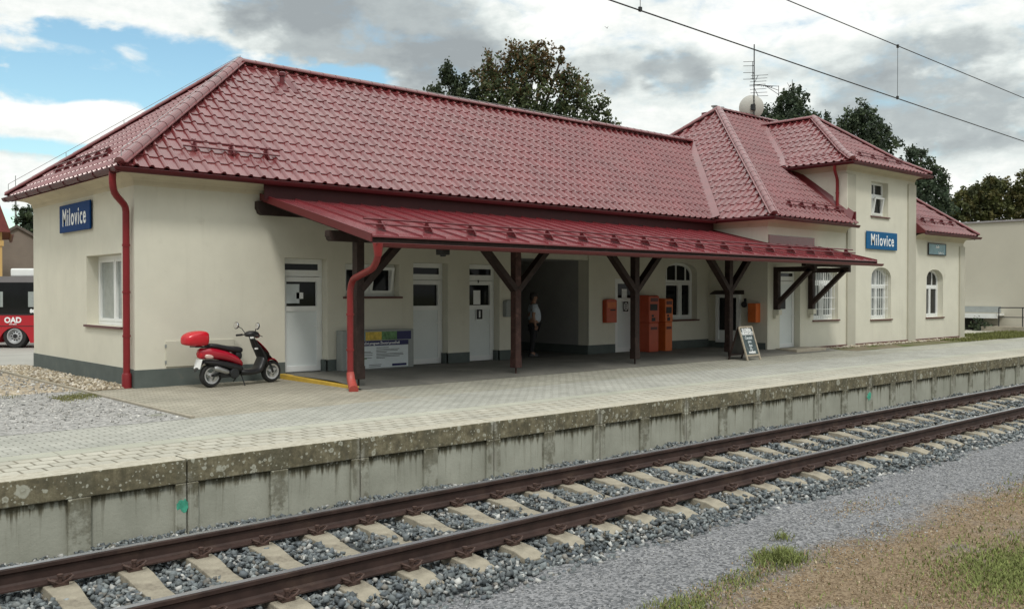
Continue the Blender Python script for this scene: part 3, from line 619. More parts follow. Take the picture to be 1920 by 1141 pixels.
# ---------------------------------------------------------------- track
def rail(y, name, label):
    prof_ = [(-.075, -.172), (-.075, -.160), (-.02, -.142), (-.009, -.125), (-.009, -.055), (-.034, -.038), (-.036, -.010), (-.030, -.001), (.030, -.001), (.036, -.010), (.034, -.038), (.009, -.055), (.009, -.125), (.02, -.142), (.075, -.160), (.075, -.172)]
    m_ = MB(); m_.loft([[(x, y + a, -.36 + b) for a, b in prof_] for x in (-30, 0, 30, 60, 120, 260)])
    t_ = thing(name, label, 'rail', (0, y, -.53), world_parts=True)
    m_.obj('rail_body', M['rail'], t_, smooth=False)
    h = MB(); h.box(-30, 260, y - .029, y + .029, -.3605, -.358); h.obj('running_surface', M['railtop'], t_)
rail(6.236, 'rail', 'steel rail nearest the gravel, rusty brown side and polished top')
rail(7.74, 'rail', 'steel rail nearest the platform, rusty brown side and polished top')
def make_sleeper():
    t_ = thing('sleeper', 'dusty concrete sleeper with rusty rail clips, bedded in grey ballast', 'sleeper', (0, 6.988, -.75), group='concrete sleepers under the track')
    pr = [(-1.17, -.60, .145), (-1.0, -.552, .15), (-.75, -.533, .15), (-.52, -.548, .142), (-.22, -.598, .125), (0, -.606, .12), (.22, -.598, .125), (.52, -.548, .142), (.75, -.533, .15), (1.0, -.552, .15), (1.17, -.60, .145)]
    b = MB(); b.loft([[(-w_ , y, -.05), (w_, y, -.05), (w_ * .78, y, z + .75), (-w_ * .78, y, z + .75)] for y, z, w_ in [(p[0], p[1], p[2]) for p in pr]])
    b.obj('sleeper_body', M['sleeper'], t_, bevel=.008)
    for yr in (-.752, .752):
        for s_ in (-1, 1):
            q = MB(); yc = yr + s_ * .105; z = .235
            q.box(-.055, .055, yc - .035, yc + .035, .21, .232); q.lathe([(.016, 0), (.016, .045), (.024, .046), (.024, .065), (.004, .068)], (0, yc, .23), (0, 0, 1), 8)
            for k_ in (-1, 1):
                q.tube([(k_ * .02, yc - s_ * .02, z), (k_ * .055, yc - s_ * .05, z + .012), (k_ * .085, yc - s_ * .02, z + .035), (k_ * .088, yc + s_ * .03, z + .035), (k_ * .055, yc + s_ * .045, z + .018), (k_ * .03, yc + s_ * .03, z)], .011, 5)
            q.obj('rail_clip', M['clip'], t_, smooth=False)
    return t_
slp = make_sleeper(); slp.location.x = 2.74 - .565 * 3
for k in range(-2, 100): dup(slp, (2.74 + .565 * k, 6.988, -.75))

# ---------------------------------------------------------------- stones
t_ = (1 + 5 ** .5) / 2
ICO_V = np.array([(-1, t_, 0), (1, t_, 0), (-1, -t_, 0), (1, -t_, 0), (0, -1, t_), (0, 1, t_), (0, -1, -t_), (0, 1, -t_), (t_, 0, -1), (t_, 0, 1), (-t_, 0, -1), (-t_, 0, 1)]) / math.sqrt(1 + t_ * t_)
ICO_F = np.array([(0, 11, 5), (0, 5, 1), (0, 1, 7), (0, 7, 10), (0, 10, 11), (1, 5, 9), (5, 11, 4), (11, 10, 2), (10, 7, 6), (7, 1, 8), (3, 9, 4), (3, 4, 2), (3, 2, 6), (3, 6, 8), (3, 8, 9), (4, 9, 5), (2, 4, 11), (6, 2, 10), (8, 6, 7), (9, 8, 1)])
CUB_V = np.array([(-1, -1, -1), (1, -1, -1), (1, 1, -1), (-1, 1, -1), (-1, -1, 1), (1, -1, 1), (1, 1, 1), (-1, 1, 1)]) * .66
CUB_F = np.array([(3, 2, 1), (3, 1, 0), (4, 5, 6), (4, 6, 7), (0, 1, 5), (0, 5, 4), (1, 2, 6), (1, 6, 5), (2, 3, 7), (2, 7, 6), (3, 0, 4), (3, 4, 7)])
OCT_V = np.array([(1, 0, 0), (-1, 0, 0), (0, 1, 0), (0, -1, 0), (0, 0, 1), (0, 0, -1.)]); OCT_F = np.array([(0, 2, 4), (2, 1, 4), (1, 3, 4), (3, 0, 4), (2, 0, 5), (1, 2, 5), (3, 1, 5), (0, 3, 5)])
def rand_rot(n):
    q = rng.normal(size=(n, 4)); q /= np.linalg.norm(q, axis=1, keepdims=True); w_, x, y, z = q.T
    return np.stack([np.stack([1 - 2 * (y * y + z * z), 2 * (x * y - z * w_), 2 * (x * z + y * w_)], -1), np.stack([2 * (x * y + z * w_), 1 - 2 * (x * x + z * z), 2 * (y * z - x * w_)], -1), np.stack([2 * (x * z - y * w_), 2 * (y * z + x * w_), 1 - 2 * (x * x + y * y)], -1)], 1)
def np_mesh(name, V, F, m, cols=None, **k):
    me = bpy.data.meshes.new(name); nv, nf, fs = len(V), len(F), F.shape[1]
    me.vertices.add(nv); me.vertices.foreach_set('co', V.astype(np.float32).ravel()); me.loops.add(nf * fs); me.loops.foreach_set('vertex_index', F.astype(np.int32).ravel())
    me.polygons.add(nf); me.polygons.foreach_set('loop_start', np.arange(0, nf * fs, fs, dtype=np.int32)); me.update(calc_edges=True)
    if cols is not None:
        a = me.attributes.new('col', 'FLOAT_COLOR', 'POINT'); a.data.foreach_set('color', np.concatenate([cols, np.ones((nv, 1))], 1).astype(np.float32).ravel())
    return link(name, me, m, **k)
def stones(name, P, size, pal, squash=.75, base=(ICO_V, ICO_F), jit=.36):
    n = len(P); BV, BF = base; k = len(BV)
    sc = size[:, None, None] * rng.uniform(.5, 1.3, (n, 1, 3)) * np.array([1, 1, squash])
    v = (BV[None] * (1 + rng.uniform(-jit, jit, (n, k, 1)))) * sc; v = np.einsum('nij,nkj->nki', rand_rot(n), v); v[:, :, 2] *= .9; v += P[:, None, :]
    F = (BF[None] + (np.arange(n) * k)[:, None, None]).reshape(-1, 3); pal = np.array(pal); c = pal[rng.integers(0, len(pal), n)] * rng.uniform(.7, 1.3, (n, 1))
    return np_mesh(name, v.reshape(-1, 3), F, M['stone'], np.repeat(c, k, 0))
BP = [(.12, .135, .14), (.15, .17, .18), (.19, .215, .22), (.09, .105, .115), (.16, .18, .185), (.22, .24, .24), (.13, .15, .165), (.20, .19, .17), (.28, .30, .30), (.15, .17, .175), (.45, .45, .43)]
def ball_h(x, y):
    h = np.full_like(y, -.592); h = np.where(y < 5.8, -.60 - (5.8 - y) * .13, h); h = np.where(y > 8.0, -.60 - np.minimum(y - 8.0, .8) * .185, h)
    return h + .018 * np.sin(x * 2.3 + y * 4) + .012 * np.sin(x * 5.1 - y * 3)
def scatter(x0, x1, dens, lo, hi):
    lo, hi = lo * .92, hi * .92; dens *= 1.12
    n = int((x1 - x0) * 3.85 * dens); x = rng.uniform(x0, x1, n); y = rng.uniform(5.43, 9.32, n); y = np.where(y < 5.6, y + rng.normal(0, .05, n), y)
    z = ball_h(x, y) + rng.uniform(-.02, .022, n); return np.stack([x, y, z], 1), rng.uniform(lo, hi, n)
parts = [scatter(1.2, 12, 620, .022, .037), scatter(12, 26, 330, .026, .038), scatter(26, 75, 110, .032, .045)]
P = np.concatenate([p[0] for p in parts]); sz = np.concatenate([p[1] for p in parts])
# keep stones off the sleeper tops
ph = ((P[:, 0] - 2.74 + .2825) % .565) - .2825; on = (np.abs(ph) < .115) & (np.abs(P[:, 1] - 6.988) < 1.15); keep = ~on | (rng.random(len(P)) < .02)
P, sz = P[keep], sz[keep]
tag(stones('ballast', P, sz * 1.02, [tuple(c * .86 for c in q) for q in BP], .72, (CUB_V, CUB_F), .42), 'grey crushed stone ballast around the rails and sleepers', 'ballast', kind='stuff')
n = 9000; x = np.concatenate([rng.uniform(3, 14, 6500), rng.uniform(14, 40, 2500)]); y = rng.uniform(3.9, 5.5, n)
tag(stones('grey_chippings', np.stack([x, y, np.full(n, -.632)], 1), rng.uniform(.004, .012, n) * np.where(x > 14, 1.6, 1), [(.22, .225, .235), (.33, .33, .33), (.14, .145, .15), (.40, .40, .39)], .5, (OCT_V, OCT_F)), 'fine grey chippings on the strip beside the track', 'gravel', kind='stuff')
n = 5200; x = rng.uniform(-3, 5.15, n); y = rng.uniform(12.45, 24, n); tan = y > 17.2
sz_ = rng.uniform(.02, .045, n) * np.where(tan, 1., .75)
tag(stones('yard_stones', np.stack([x, y, np.full(n, .008)], 1), sz_, [(.30, .29, .27), (.42, .41, .39), (.20, .20, .19), (.5, .49, .46)], .5, (OCT_V, OCT_F)), 'loose pale stones over the yard left of the station', 'gravel', kind='stuff')
n = 1500; x = rng.uniform(5.32, 6.08, n); y = rng.uniform(17.0, 24, n); x2 = rng.uniform(26.4, 37, 900); y2 = rng.uniform(14.45, 14.85, 900)
P = np.stack([np.concatenate([x, x2]), np.concatenate([y, y2]), np.full(n + 900, .02)], 1)
tag(stones('border_pebbles', P, rng.uniform(.022, .045, n + 900), [(.36, .31, .225), (.47, .42, .33), (.26, .215, .15), (.54, .50, .43)], .7), 'tan pebbles along the foot of the station walls', 'gravel', kind='stuff')

# ---------------------------------------------------------------- grass
def blades(name, P, hgt, wid, cols, lean=.8):
    n = len(P); a = rng.uniform(0, 2 * math.pi, n); l = rng.uniform(.2, lean, n) * hgt; wv = np.stack([-np.sin(a), np.cos(a), np.zeros(n)], 1) * wid[:, None]
    tip = P + np.stack([np.cos(a) * l, np.sin(a) * l, hgt], 1); mid = P + np.stack([np.cos(a) * l * .3, np.sin(a) * l * .3, hgt * .6], 1)
    V = np.stack([P - wv, P + wv, mid + wv * .7, mid - wv * .7, tip], 1).reshape(-1, 3); b = np.arange(n)[:, None] * 5
    F = np.concatenate([b + np.array([[0, 1, 2]]), b + np.array([[0, 2, 3]]), b + np.array([[3, 2, 4]])])
    return np_mesh(name, V, F, M['blade'], np.repeat(cols, 5, 0))
n = 52000; u = rng.random(n); x = 3.2 + 30 * u ** 2.1; y = 4.5 - rng.random(n) ** 1.15 * 4.2
edge = 4.15 + .13 * np.sin(x * 1.7) + .09 * np.sin(x * 4.3 + 1) + np.abs(rng.normal(0, .22, n))
k_ = y < edge; x, y = x[k_], y[k_]
for cx_, cy_, sx_, sy_, m_ in ((8.5, 2.75, .62, .34, 8000), (9.7, 2.6, .6, .3, 3500), (5.6, 4.25, .30, .10, 1300), (6.5, 4.32, .35, .08, 1100), (7.6, 3.0, .5, .3, 1500), (12.5, 3.9, .8, .15, 1200), (9.6, 4.9, .4, .12, 350), (7.2, 4.45, .2, .11, 900), (7.85, 4.8, .09, .05, 90)):
    x = np.append(x, rng.normal(cx_, sx_, m_)); y = np.append(y, rng.normal(cy_, sy_, m_))
n = len(x)
def gau(x, y, cx, cy, r): return np.exp(-((x - cx) ** 2 + (y - cy) ** 2) / r ** 2)
gr = 1.1 * gau(x, y, 8.4, 2.75, .9) + gau(x, y, 7.85, 4.8, .25) + .4 * gau(x, y, 7.2, 4.45, .3) + .8 * gau(x, y, 5.5, 4.2, .35) + .7 * gau(x, y, 7.2, 4.35, .3) + .5 * gau(x, y, 9.6, 2.9, .8) + .5 * gau(x, y, 6.4, 4.25, .3) + .5 * gau(x, y, 12, 2.6, 1.6) + .4 * gau(x, y, 6.3, 3.2, .5) + .06 * rng.random(n)
isg = rng.random(n) < np.clip(gr, 0, .9)
cols = np.where(isg[:, None], np.array([.19, .22, .075]), np.array([.31, .225, .14])) * rng.uniform(.6, 1.35, (n, 1))
straw = (~isg) & (rng.random(n) < .2); cols[straw] = np.array([.50, .42, .29]) * rng.uniform(.7, 1.1, (straw.sum(), 1))
hh = rng.uniform(.006, .022, n) * (1 + 1.6 * gau(x, y, 7.2, 4.45, .22) + 1.2 * gau(x, y, 7.85, 4.8, .15)) * np.where(isg, 2.2, 1) * (1 + .3 * (x > 12))
tag(blades('dry_grass', np.stack([x, y, np.full(n, -.63)], 1), hh, rng.uniform(.002, .0045, n) * (1 + .08 * x), cols, 1.6), 'short dry brown grass with green patches beside the gravel', 'grass', kind='stuff')
n = 16000; x = rng.uniform(34, 58, n); y = 13.35 + rng.random(n) * 2.5
k_ = (x > 37.6) | (y < 14.5); x, y = x[k_], y[k_]; n = len(x)
tag(blades('verge_grass', np.stack([x, y, np.full(n, .01)], 1), rng.uniform(.03, .10, n), rng.uniform(.008, .016, n), np.array([.15, .16, .055]) * rng.uniform(.6, 1.4, (n, 1))), 'green grass strip between the path and the platform right of the station', 'grass', kind='stuff')
n = 2600; x = np.concatenate([rng.uniform(4.5, 5.2, 1700), rng.uniform(1.5, 4.2, 900)]); y = np.concatenate([16.3 - (5.2 - x[:1700]) * .5 + rng.normal(0, .22, 1700), rng.uniform(16.6, 17.3, 900)])
tag(blades('yard_weeds', np.stack([x, y, np.full(n, .005)], 1), rng.uniform(.01, .035, n), rng.uniform(.003, .006, n), np.array([.20, .20, .085]) * rng.uniform(.6, 1.4, (n, 1))), 'low weeds along the edging kerb of the yard', 'grass', kind='stuff')

# ================================================================== STATION BUILDING
st = thing('station_building', 'long cream single-storey railway station with red tiled hip roofs and a small two-storey tower', 'building', (6.12, 16.96, 0), world_parts=True)
X0, YF, YB, YM, XW, YW, XE = 6.12, 16.96, 23.38, 20.17, 23.53, 14.885, 37.4
T0, T1 = 28.13, 33.09
F_main = Fr((0, YF, 0), (1, 0, 0), (0, -1, 0)); F_wing = Fr((0, YW, 0), (1, 0, 0), (0, -1, 0))
F_gab = Fr((X0, 0, 0), (0, -1, 0), (-1, 0, 0)); F_side = Fr((XW, 0, 0), (0, -1, 0), (-1, 0, 0))
wl = MB()
d1, d2, d3, d4 = (9.12, 10.11), (12.33, 13.33), (13.98, 14.94), (19.20, 20.15)
PA = (15.46, 18.10)
wall_face(wl, F_main, X0, XW, -.1, 3.9, [(*d1, -.1, 2.45, 0, .29), (10.55, 11.95, 1.66, 2.37, 0, .27), (*d2, -.1, 2.43, 0, .29), (*d3, -.1, 2.43, 0, .29), (*PA, -.1, 2.62, 0, .35), (*d4, -.1, 2.14, 0, .12), (21.42, 22.95, .95, 2.65, .36, .27)])
wall_face(wl, F_gab, -YB, -YF, -.1, 3.9, [(-19.62, -17.62, 1.10, 2.48, 0, .3)])
wall_face(wl, F_side, -YF, -YW, -.1, 3.9, [])
W3, W4, WL, D5 = (29.83, 31.28), (34.08, 35.52), (26.1, 27.62), (24.18, 25.32)
wall_face(wl, F_wing, XW, XE, -.1, 3.8, [(*D5, -.1, 2.45, 0, .28), (*WL, .90, 2.55, .3, .27), (*W3, .85, 2.62, .42, .27), (*W4, .85, 2.62, .42, .27)])
wall_face(wl, F_wing, T0, T1, 3.8, 6.0, [(29.82, 31.04, 4.35, 5.52, 0, .27)])
wl.poly([(T0, YW, 3.8), (T0, 17.6, 3.8), (T0, 17.6, 6.0), (T0, YW, 6.0)]); wl.poly([(T1, YW, 3.8), (T1, 17.6, 3.8), (T1, 17.6, 6.0), (T1, YW, 6.0)])
wl.poly([(XE, YW, -.1), (XE, 25.46, -.1), (XE, 25.46, 3.9), (XE, YW, 3.9)]); wl.poly([(XW, 25.46, -.1), (XE, 25.46, -.1), (XE, 25.46, 3.9), (XW, 25.46, 3.9)])
wl.poly([(X0, YB, -.1), (XW, YB, -.1), (XW, YB, 3.9), (X0, YB, 3.9)]); wl.poly([(XW, YB, -.1), (XW, 25.46, -.1), (XW, 25.46, 3.9), (XW, YB, 3.9)])
# passage behind the opening
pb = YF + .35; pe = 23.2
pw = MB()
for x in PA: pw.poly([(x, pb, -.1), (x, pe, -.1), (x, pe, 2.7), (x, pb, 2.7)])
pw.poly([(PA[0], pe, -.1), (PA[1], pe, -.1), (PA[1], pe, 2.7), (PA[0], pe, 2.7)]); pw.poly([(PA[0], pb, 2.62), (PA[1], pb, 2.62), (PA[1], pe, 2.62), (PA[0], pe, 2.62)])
pw.obj('passage_wall', mat('grey_passage_wall', (.32, .32, .315), .9, var=.08, vs=2), st, recalc=False)  # darker, more neutral grey than the facade plaster
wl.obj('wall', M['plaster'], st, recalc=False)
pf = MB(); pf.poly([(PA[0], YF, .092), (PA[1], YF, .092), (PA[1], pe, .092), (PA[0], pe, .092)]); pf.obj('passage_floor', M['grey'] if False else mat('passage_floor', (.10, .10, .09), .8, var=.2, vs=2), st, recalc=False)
pl = MB()
for a, b in ((X0 - .012, d1[0]), (d1[1], d2[0]), (d2[1], d3[0]), (d3[1], PA[0]), (PA[1], d4[0]), (d4[1], XW - .014)): pl.box(a, b, YF - .012, YF + .05, -.1, .33)
for d in (d1, d2, d3): pl.box(d[1] - .05, d[1] + .002, YF + .05, YF + .2, -.1, .33)
pl.box(X0 - .012, X0 + .05, YF + .05, YB, -.1, .34)
pl.box(XW - .012, XW + .05, YW + .06, YF - .013, -.1, .28)
for x, s_ in ((PA[0], 1), (PA[1], -1)): pl.box(min(x, x + s_ * .012), max(x, x + s_ * .012), YF + .002, pe, -.1, .33)
pl.obj('plinth', M['plinth'], st)
bs = MB()
for a, b in ((25.6, T0), (28.66, 32.5), (T1, 36.95)): bs.box(a, b, YW - .05, YW + .02, -.1, .075)
bs.obj('base_ledge', M['maroon'], st)
ls = MB()
for a, b, z in ((T0 - .0, 28.66, 5.62), (32.5, T1, 5.62), (36.95, XE + .0, 3.55)): ls = MB(); ls.box(a - .001, b + .001, YW - .055, YW + .01, -.1, z); ls.obj('pilaster', M['plaster2'], st)
ls = MB(); ls.box(18.10, 18.62, YF - .04, YF + .01, .335, 2.95); ls.obj('corner_band', M['plaster'], st); ls = MB(); ls.box(T0 - .05, T0 + .01, YW - .052, YW + .42, 3.9, 5.62); ls.obj('corner_band', M['plaster'], st)
# cornices
def cornice(x0, x1, y0, y1, zt, xs=1):
    c = MB(); rings = []
    for d, z in ((0, -.20), (.015, -.17), (.03, -.11), (.075, -.065), (.15, -.035), (.26, -.015), (.345, 0)):
        rings.append([(x0 - d, y0 - d, zt + z), (x1 + d * xs, y0 - d, zt + z), (x1 + d * xs, y1 + d, zt + z), (x0 - d, y1 + d, zt + z)])
    c.loft(rings, caps=False); c.obj('cornice', M['soffit'], st, recalc=True)
def cornice_run(path, zt):
    c = MB(); rings = []
    for d, z in ((0, -.20), (.015, -.17), (.03, -.11), (.075, -.065), (.15, -.035), (.26, -.015), (.345, 0)): rings.append([(x + ox * d, y + oy * d, zt + z) for x, y, ox, oy in path])
    c.loft(rings, caps=False, closed=False); c.obj('cornice', M['soffit'], st)
cornice(X0, XW + .2, YF, YB, 3.885, 0); cornice(T0, T1, YW, 18.6, 5.93)
cornice_run([(XW, 17.2, -1, 0), (XW, YW, -1, -1), (T0 - .002, YW, 0, -1)], 3.885); cornice_run([(T1 + .002, YW, 0, -1), (XE, YW, 1, -1), (XE, 25.4, 1, 0)], 3.885)
fs = MB()
def fascia(x0, x1, y0, y1, z0, z1, sides='lfr', t=.02):
    if 'f' in sides: fs.box(x0, x1, y0, y0 + t, z0, z1)
    if 'l' in sides: fs.box(x0, x0 + t, y0 + t, y1, z0, z1)
    if 'r' in sides: fs.box(x1 - t, x1, y0 + t, y1, z0, z1)
fascia(5.76, 23.3, 16.55, 23.8, 3.86, 3.955, 'lf'); fascia(23.2, T0 - .01, 14.54, 25.8, 3.86, 3.955, 'f'); fascia(T1 + .3, 37.75, 14.54, 25.8, 3.86, 3.955, 'fr'); fs.box(23.2, 23.22, 14.56, 16.5, 3.86, 3.955)
fascia(27.81, 33.43, 14.53, 17.0, 5.87, 5.975)
fs.obj('fascia', M['roofdark'], st)

# roofs
E0 = 3.95; AP = (9.72, 20.17, 7.06); VT = (26.88, 20.17, 7.06); CA = (28.56, 20.17, 8.5); CB = (32.4, 20.17, 8.5)
rf = MB()
tile_plane(rf, (5.72, 16.5, E0), (23.25, 16.5, E0), AP, [(5.72, 16.5, E0), (23.25, 16.5, E0), VT, AP])
tile_plane(rf, (5.72, 23.84, E0), (5.72, 16.5, E0), AP, [(5.72, 23.84, E0), (5.72, 16.5, E0), AP])
rf.poly([(5.72, 23.84, E0), AP, VT, (23.25, 23.84, E0)])
main_roof = rf.obj('main_roof', M['roof'], st, recalc=False)
rf = MB()
tile_plane(rf, (23.25, 25.84, E0), (23.25, 14.5, E0), CA, [(23.25, 25.84, E0), (23.25, 14.5, E0), CA])
tile_plane(rf, (23.25, 14.5, E0), (37.75, 14.5, E0), CA, [(23.25, 14.5, E0), (T0, 14.5, E0), (T0, 19.71, 8.13)])
tile_plane(rf, (23.25, 14.5, E0), (37.75, 14.5, E0), CA, [(T0, 17.0, 5.955), (30.6, 19.4, 7.88), (30.6, 20.17, 8.5), CA, (T0, 19.71, 8.13)])
tile_plane(rf, (23.25, 14.5, E0), (37.75, 14.5, E0), CA, [(30.6, 19.5, 7.96), (T1, 17.2, 6.1), (T1, 19.44, 7.91), CB, (30.6, 20.17, 8.5)])
tile_plane(rf, (23.25, 14.5, E0), (37.75, 14.5, E0), CA, [(T1, 14.5, E0), (37.75, 14.5, E0), (T1, 19.44, 7.91)])
rf.poly([(37.75, 14.5, E0), (37.75, 25.84, E0), CB]); rf.poly([(23.25, 25.84, E0), CA, CB, (37.75, 25.84, E0)])
centre_roof = rf.obj('centre_roof', M['roof'], st, recalc=False)
rf = MB(); TE = 5.97; TA, TB = (30.6, 17.48, 8.05), (30.6, 19.6, 8.05)
tile_plane(rf, (27.78, 14.5, TE), (33.44, 14.5, TE), (30.6, 15.25, 6.4), [(27.78, 14.5, TE), (33.44, 14.5, TE), (32.69, 15.25, 6.4), (28.53, 15.25, 6.4)])
tile_plane(rf, (28.53, 15.25, 6.4), (32.69, 15.25, 6.4), TA, [(28.53, 15.25, 6.4), (32.69, 15.25, 6.4), TA])
tile_plane(rf, (27.78, 17.02, TE), (27.78, 14.5, TE), (28.53, 16, 6.4), [(27.78, 17.02, TE), (27.78, 14.5, TE), (28.53, 15.25, 6.4), (28.53, 17.55, 6.4)])
tile_plane(rf, (28.53, 17.55, 6.4), (28.53, 15.25, 6.4), TA, [(28.53, 17.55, 6.4), (28.53, 15.25, 6.4), TA, TB])
rf.poly([(33.44, 14.5, TE), (33.44, 17.02, TE), (32.69, 17.55, 6.4), (32.69, 15.25, 6.4)]); rf.poly([(32.69, 15.25, 6.4), (32.69, 17.55, 6.4), TB, TA])
tower_roof = rf.obj('tower_roof', M['roof'], st, recalc=False)
def caps(parent, segs, **k):
    for a, b in segs: q = MB(); hip_cap(q, a, b, None, **k); q.obj('ridge_cap', M['roof'], parent, recalc=False)
up = lambda p, h=.05: (p[0], p[1], p[2] + h)
caps(main_roof, [(up((5.70, 16.48, E0)), up(AP, .06)), (up((5.70, 23.86, E0)), up(AP, .06)), (up(AP, .04), up((21.6, 20.17, 7.06), .04))], r=.095)
caps(main_roof, [(up((21.6, 20.17, 7.06), .08), up(VT, .08))], r=.11)
caps(centre_roof, [(up((23.23, 14.48, E0)), up(CA, .06)), (up((23.23, 25.86, E0)), up(CA, .06)), (up(CA, .03), up(CB, .03)), (up((37.77, 14.48, E0)), up(CB, .06))], r=.095)
caps(tower_roof, [(up((27.76, 14.48, TE)), up((28.53, 15.25, 6.4))), (up((28.53, 15.25, 6.4)), up(TA, .06)), (up(TA, .04), up(TB, .04)), (up((33.46, 14.48, TE)), up((32.69, 15.25, 6.4))), (up((32.69, 15.25, 6.4)), up(TA, .06))], r=.095)
# valley flashings
def flash(a, b, wl_, wr, n, parent, m='roof'):
    a, b, n = Vector(a), Vector(b), Vector(n).normalized(); d = (b - a).normalized(); x = d.cross(n); q = MB()
    q.hexa([a - x * wl_, a + x * wr, b + x * wr, b - x * wl_, *[p + n * .02 for p in (a - x * wl_, a + x * wr, b + x * wr, b - x * wl_)]]); q.v = [tuple(Vector(v) + n * .055) for v in q.v]; q.obj('valley_flashing', M[m], parent)
flash((23.2, 16.45, E0 + .03), (VT[0], VT[1], VT[2] + .04), .13, .14, (-.65, -.1, .76), centre_roof)
flash((27.8, 17.02, TE + .03), (28.53, 17.55, 6.44), .10, .12, (-.6, -.2, .76), tower_roof); flash((28.53, 17.55, 6.43), (30.6, 19.6, 8.09), .10, .12, (-.6, -.2, .76), tower_roof)
q = MB(); sl_ = .802
q.hexa([(T0 - .16, 14.62, 4.06), (T0 - .0, 14.62, 4.20), (T0 - .0, 17.0, 6.02), (T0 - .16, 17.0, 5.96), (T0 - .16, 14.62, 4.10), (T0 - .0, 14.62, 4.36), (T0 - .0, 17.0, 6.16), (T0 - .16, 17.0, 6.0)])
q.box(T0 - .02, T0 + .03, 14.56, 14.86, 4.0, 4.36); q.obj('wall_flashing', M['roofdark'], st); q = MB(); q.hexa([(T1, 14.5, 3.9), (T1 + .3, 14.5, 3.9), (T1 + .3, 14.9, 3.9), (T1, 14.9, 3.9), (T1, 14.5, 3.97), (T1 + .02, 14.5, 3.97), (T1 + .02, 14.95, 4.4), (T1, 14.95, 4.4)])
q.obj('wall_flashing', M['roofdark'], st)
q = MB(); q.box(23.56, 26.1, YW - .03, YW - .002, 3.05, 3.44); q.obj('canopy_flashing', M['roof'], st)
# gutters
def gutter(mb, a, b, r=.075, drop=0.):
    a, b = Vector(a), Vector(b); d = (b - a).normalized(); x = d.cross(Vector((0, 0, 1)))
    def sec(p): return [p + x * r * math.cos(t) + Vector((0, 0, r * math.sin(t))) for t in [math.pi + math.pi * i / 10 for i in range(11)]] + [p + x * (r - .008) * math.cos(t) + Vector((0, 0, (r - .008) * math.sin(t))) for t in [2 * math.pi - math.pi * i / 10 for i in range(11)]]
    mb.loft([sec(a), sec(b)]); mb.tube([a - x * r + Vector((0, 0, .003)), b - x * r + Vector((0, 0, .003))], .011, 6); mb.tube([a + x * r + Vector((0, 0, .003)), b + x * r + Vector((0, 0, .003))], .008, 6)
for a, b in (((5.60, 16.455, 3.915), (23.2, 16.455, 3.90)), ((5.655, 16.40, 3.915), (5.655, 23.9, 3.93)), ((23.12, 14.46, 3.915), (28.1, 14.46, 3.90)), ((23.17, 14.4, 3.915), (23.17, 16.4, 3.915)), ((33.1, 14.46, 3.90), (37.9, 14.46, 3.915)),
             ((27.70, 14.455, 5.925), (33.5, 14.455, 5.935)), ((27.735, 14.4, 5.925), (27.735, 17.0, 5.925)), ((37.8, 14.4, 3.915), (37.8, 18, 3.915))):
    q = MB(); gutter(q, a, b); go = q.obj('gutter', M['gutter'], st)
    n_ = int((Vector(b) - Vector(a)).length / .9); dv = (Vector(b) - Vector(a))
    if n_ > 1 and abs(dv.y) > 3 and b[2] < 5:
        for i in range(n_ + 1):
            p = Vector(a) + dv * (i + .3) / (n_ + .6); h = MB(); h.tube([p + Vector((-.086, 0, .0)), p + Vector((-.06, 0, -.066)), p + Vector((0, 0, -.09)), p + Vector((.06, 0, -.066)), p + Vector((.10, 0, -.01))], .008, 5); h.obj('gutter_hook', M['gutter'], go)
def pipe(pts, parent, m, r=.055, rings=(), foot=None, name='downpipe'):
    pts = [Vector(p) for p in pts]; sm = [pts[0]]
    for i in range(1, len(pts) - 1):
        a, b, c = pts[i - 1], pts[i], pts[i + 1]; l = min(.12, (b - a).length / 2.2, (c - b).length / 2.2); p0 = b + (a - b).normalized() * l; p1 = b + (c - b).normalized() * l
        sm += [p0.lerp(b, .0), (p0 * .25 + b * .5 + p1 * .25) , p1]
    sm.append(pts[-1]); q = MB(); q.tube(sm, r, 14); o = q.obj(name, M[m], parent, smooth=True)
    for z in rings:
        c = MB(); i = len(pts) - 1; p = pts[-2] if len(pts) > 1 else pts[0]; c.lathe([(r + .002, -.02), (r + .010, -.02), (r + .010, .02), (r + .002, .02)], (p.x, p.y, z), (0, 0, 1), 14); c.obj('pipe_collar', M[m], o)
    return o
dp = pipe([(5.66, 16.72, 3.86), (5.66, 16.74, 3.66), (5.72, 16.82, 3.50), (6.015, 17.09, 3.30), (6.02, 17.10, 3.1), (6.02, 17.10, .02)], st, 'pipe', .062, (2.6, 1.75, .95))
q = MB(); q.lathe([(.085, -.14), (.085, .10), (.07, .14)], (6.02, 17.10, .14), (0, 0, 1), 16); q.obj('pipe_base', M['pipe'], dp, smooth=True)
pipe([(27.74, 15.08, 5.88), (27.76, 15.10, 5.72), (28.03, 15.15, 5.45), (28.03, 15.15, 4.47)], st, 'pipe', .05, (5.0,))

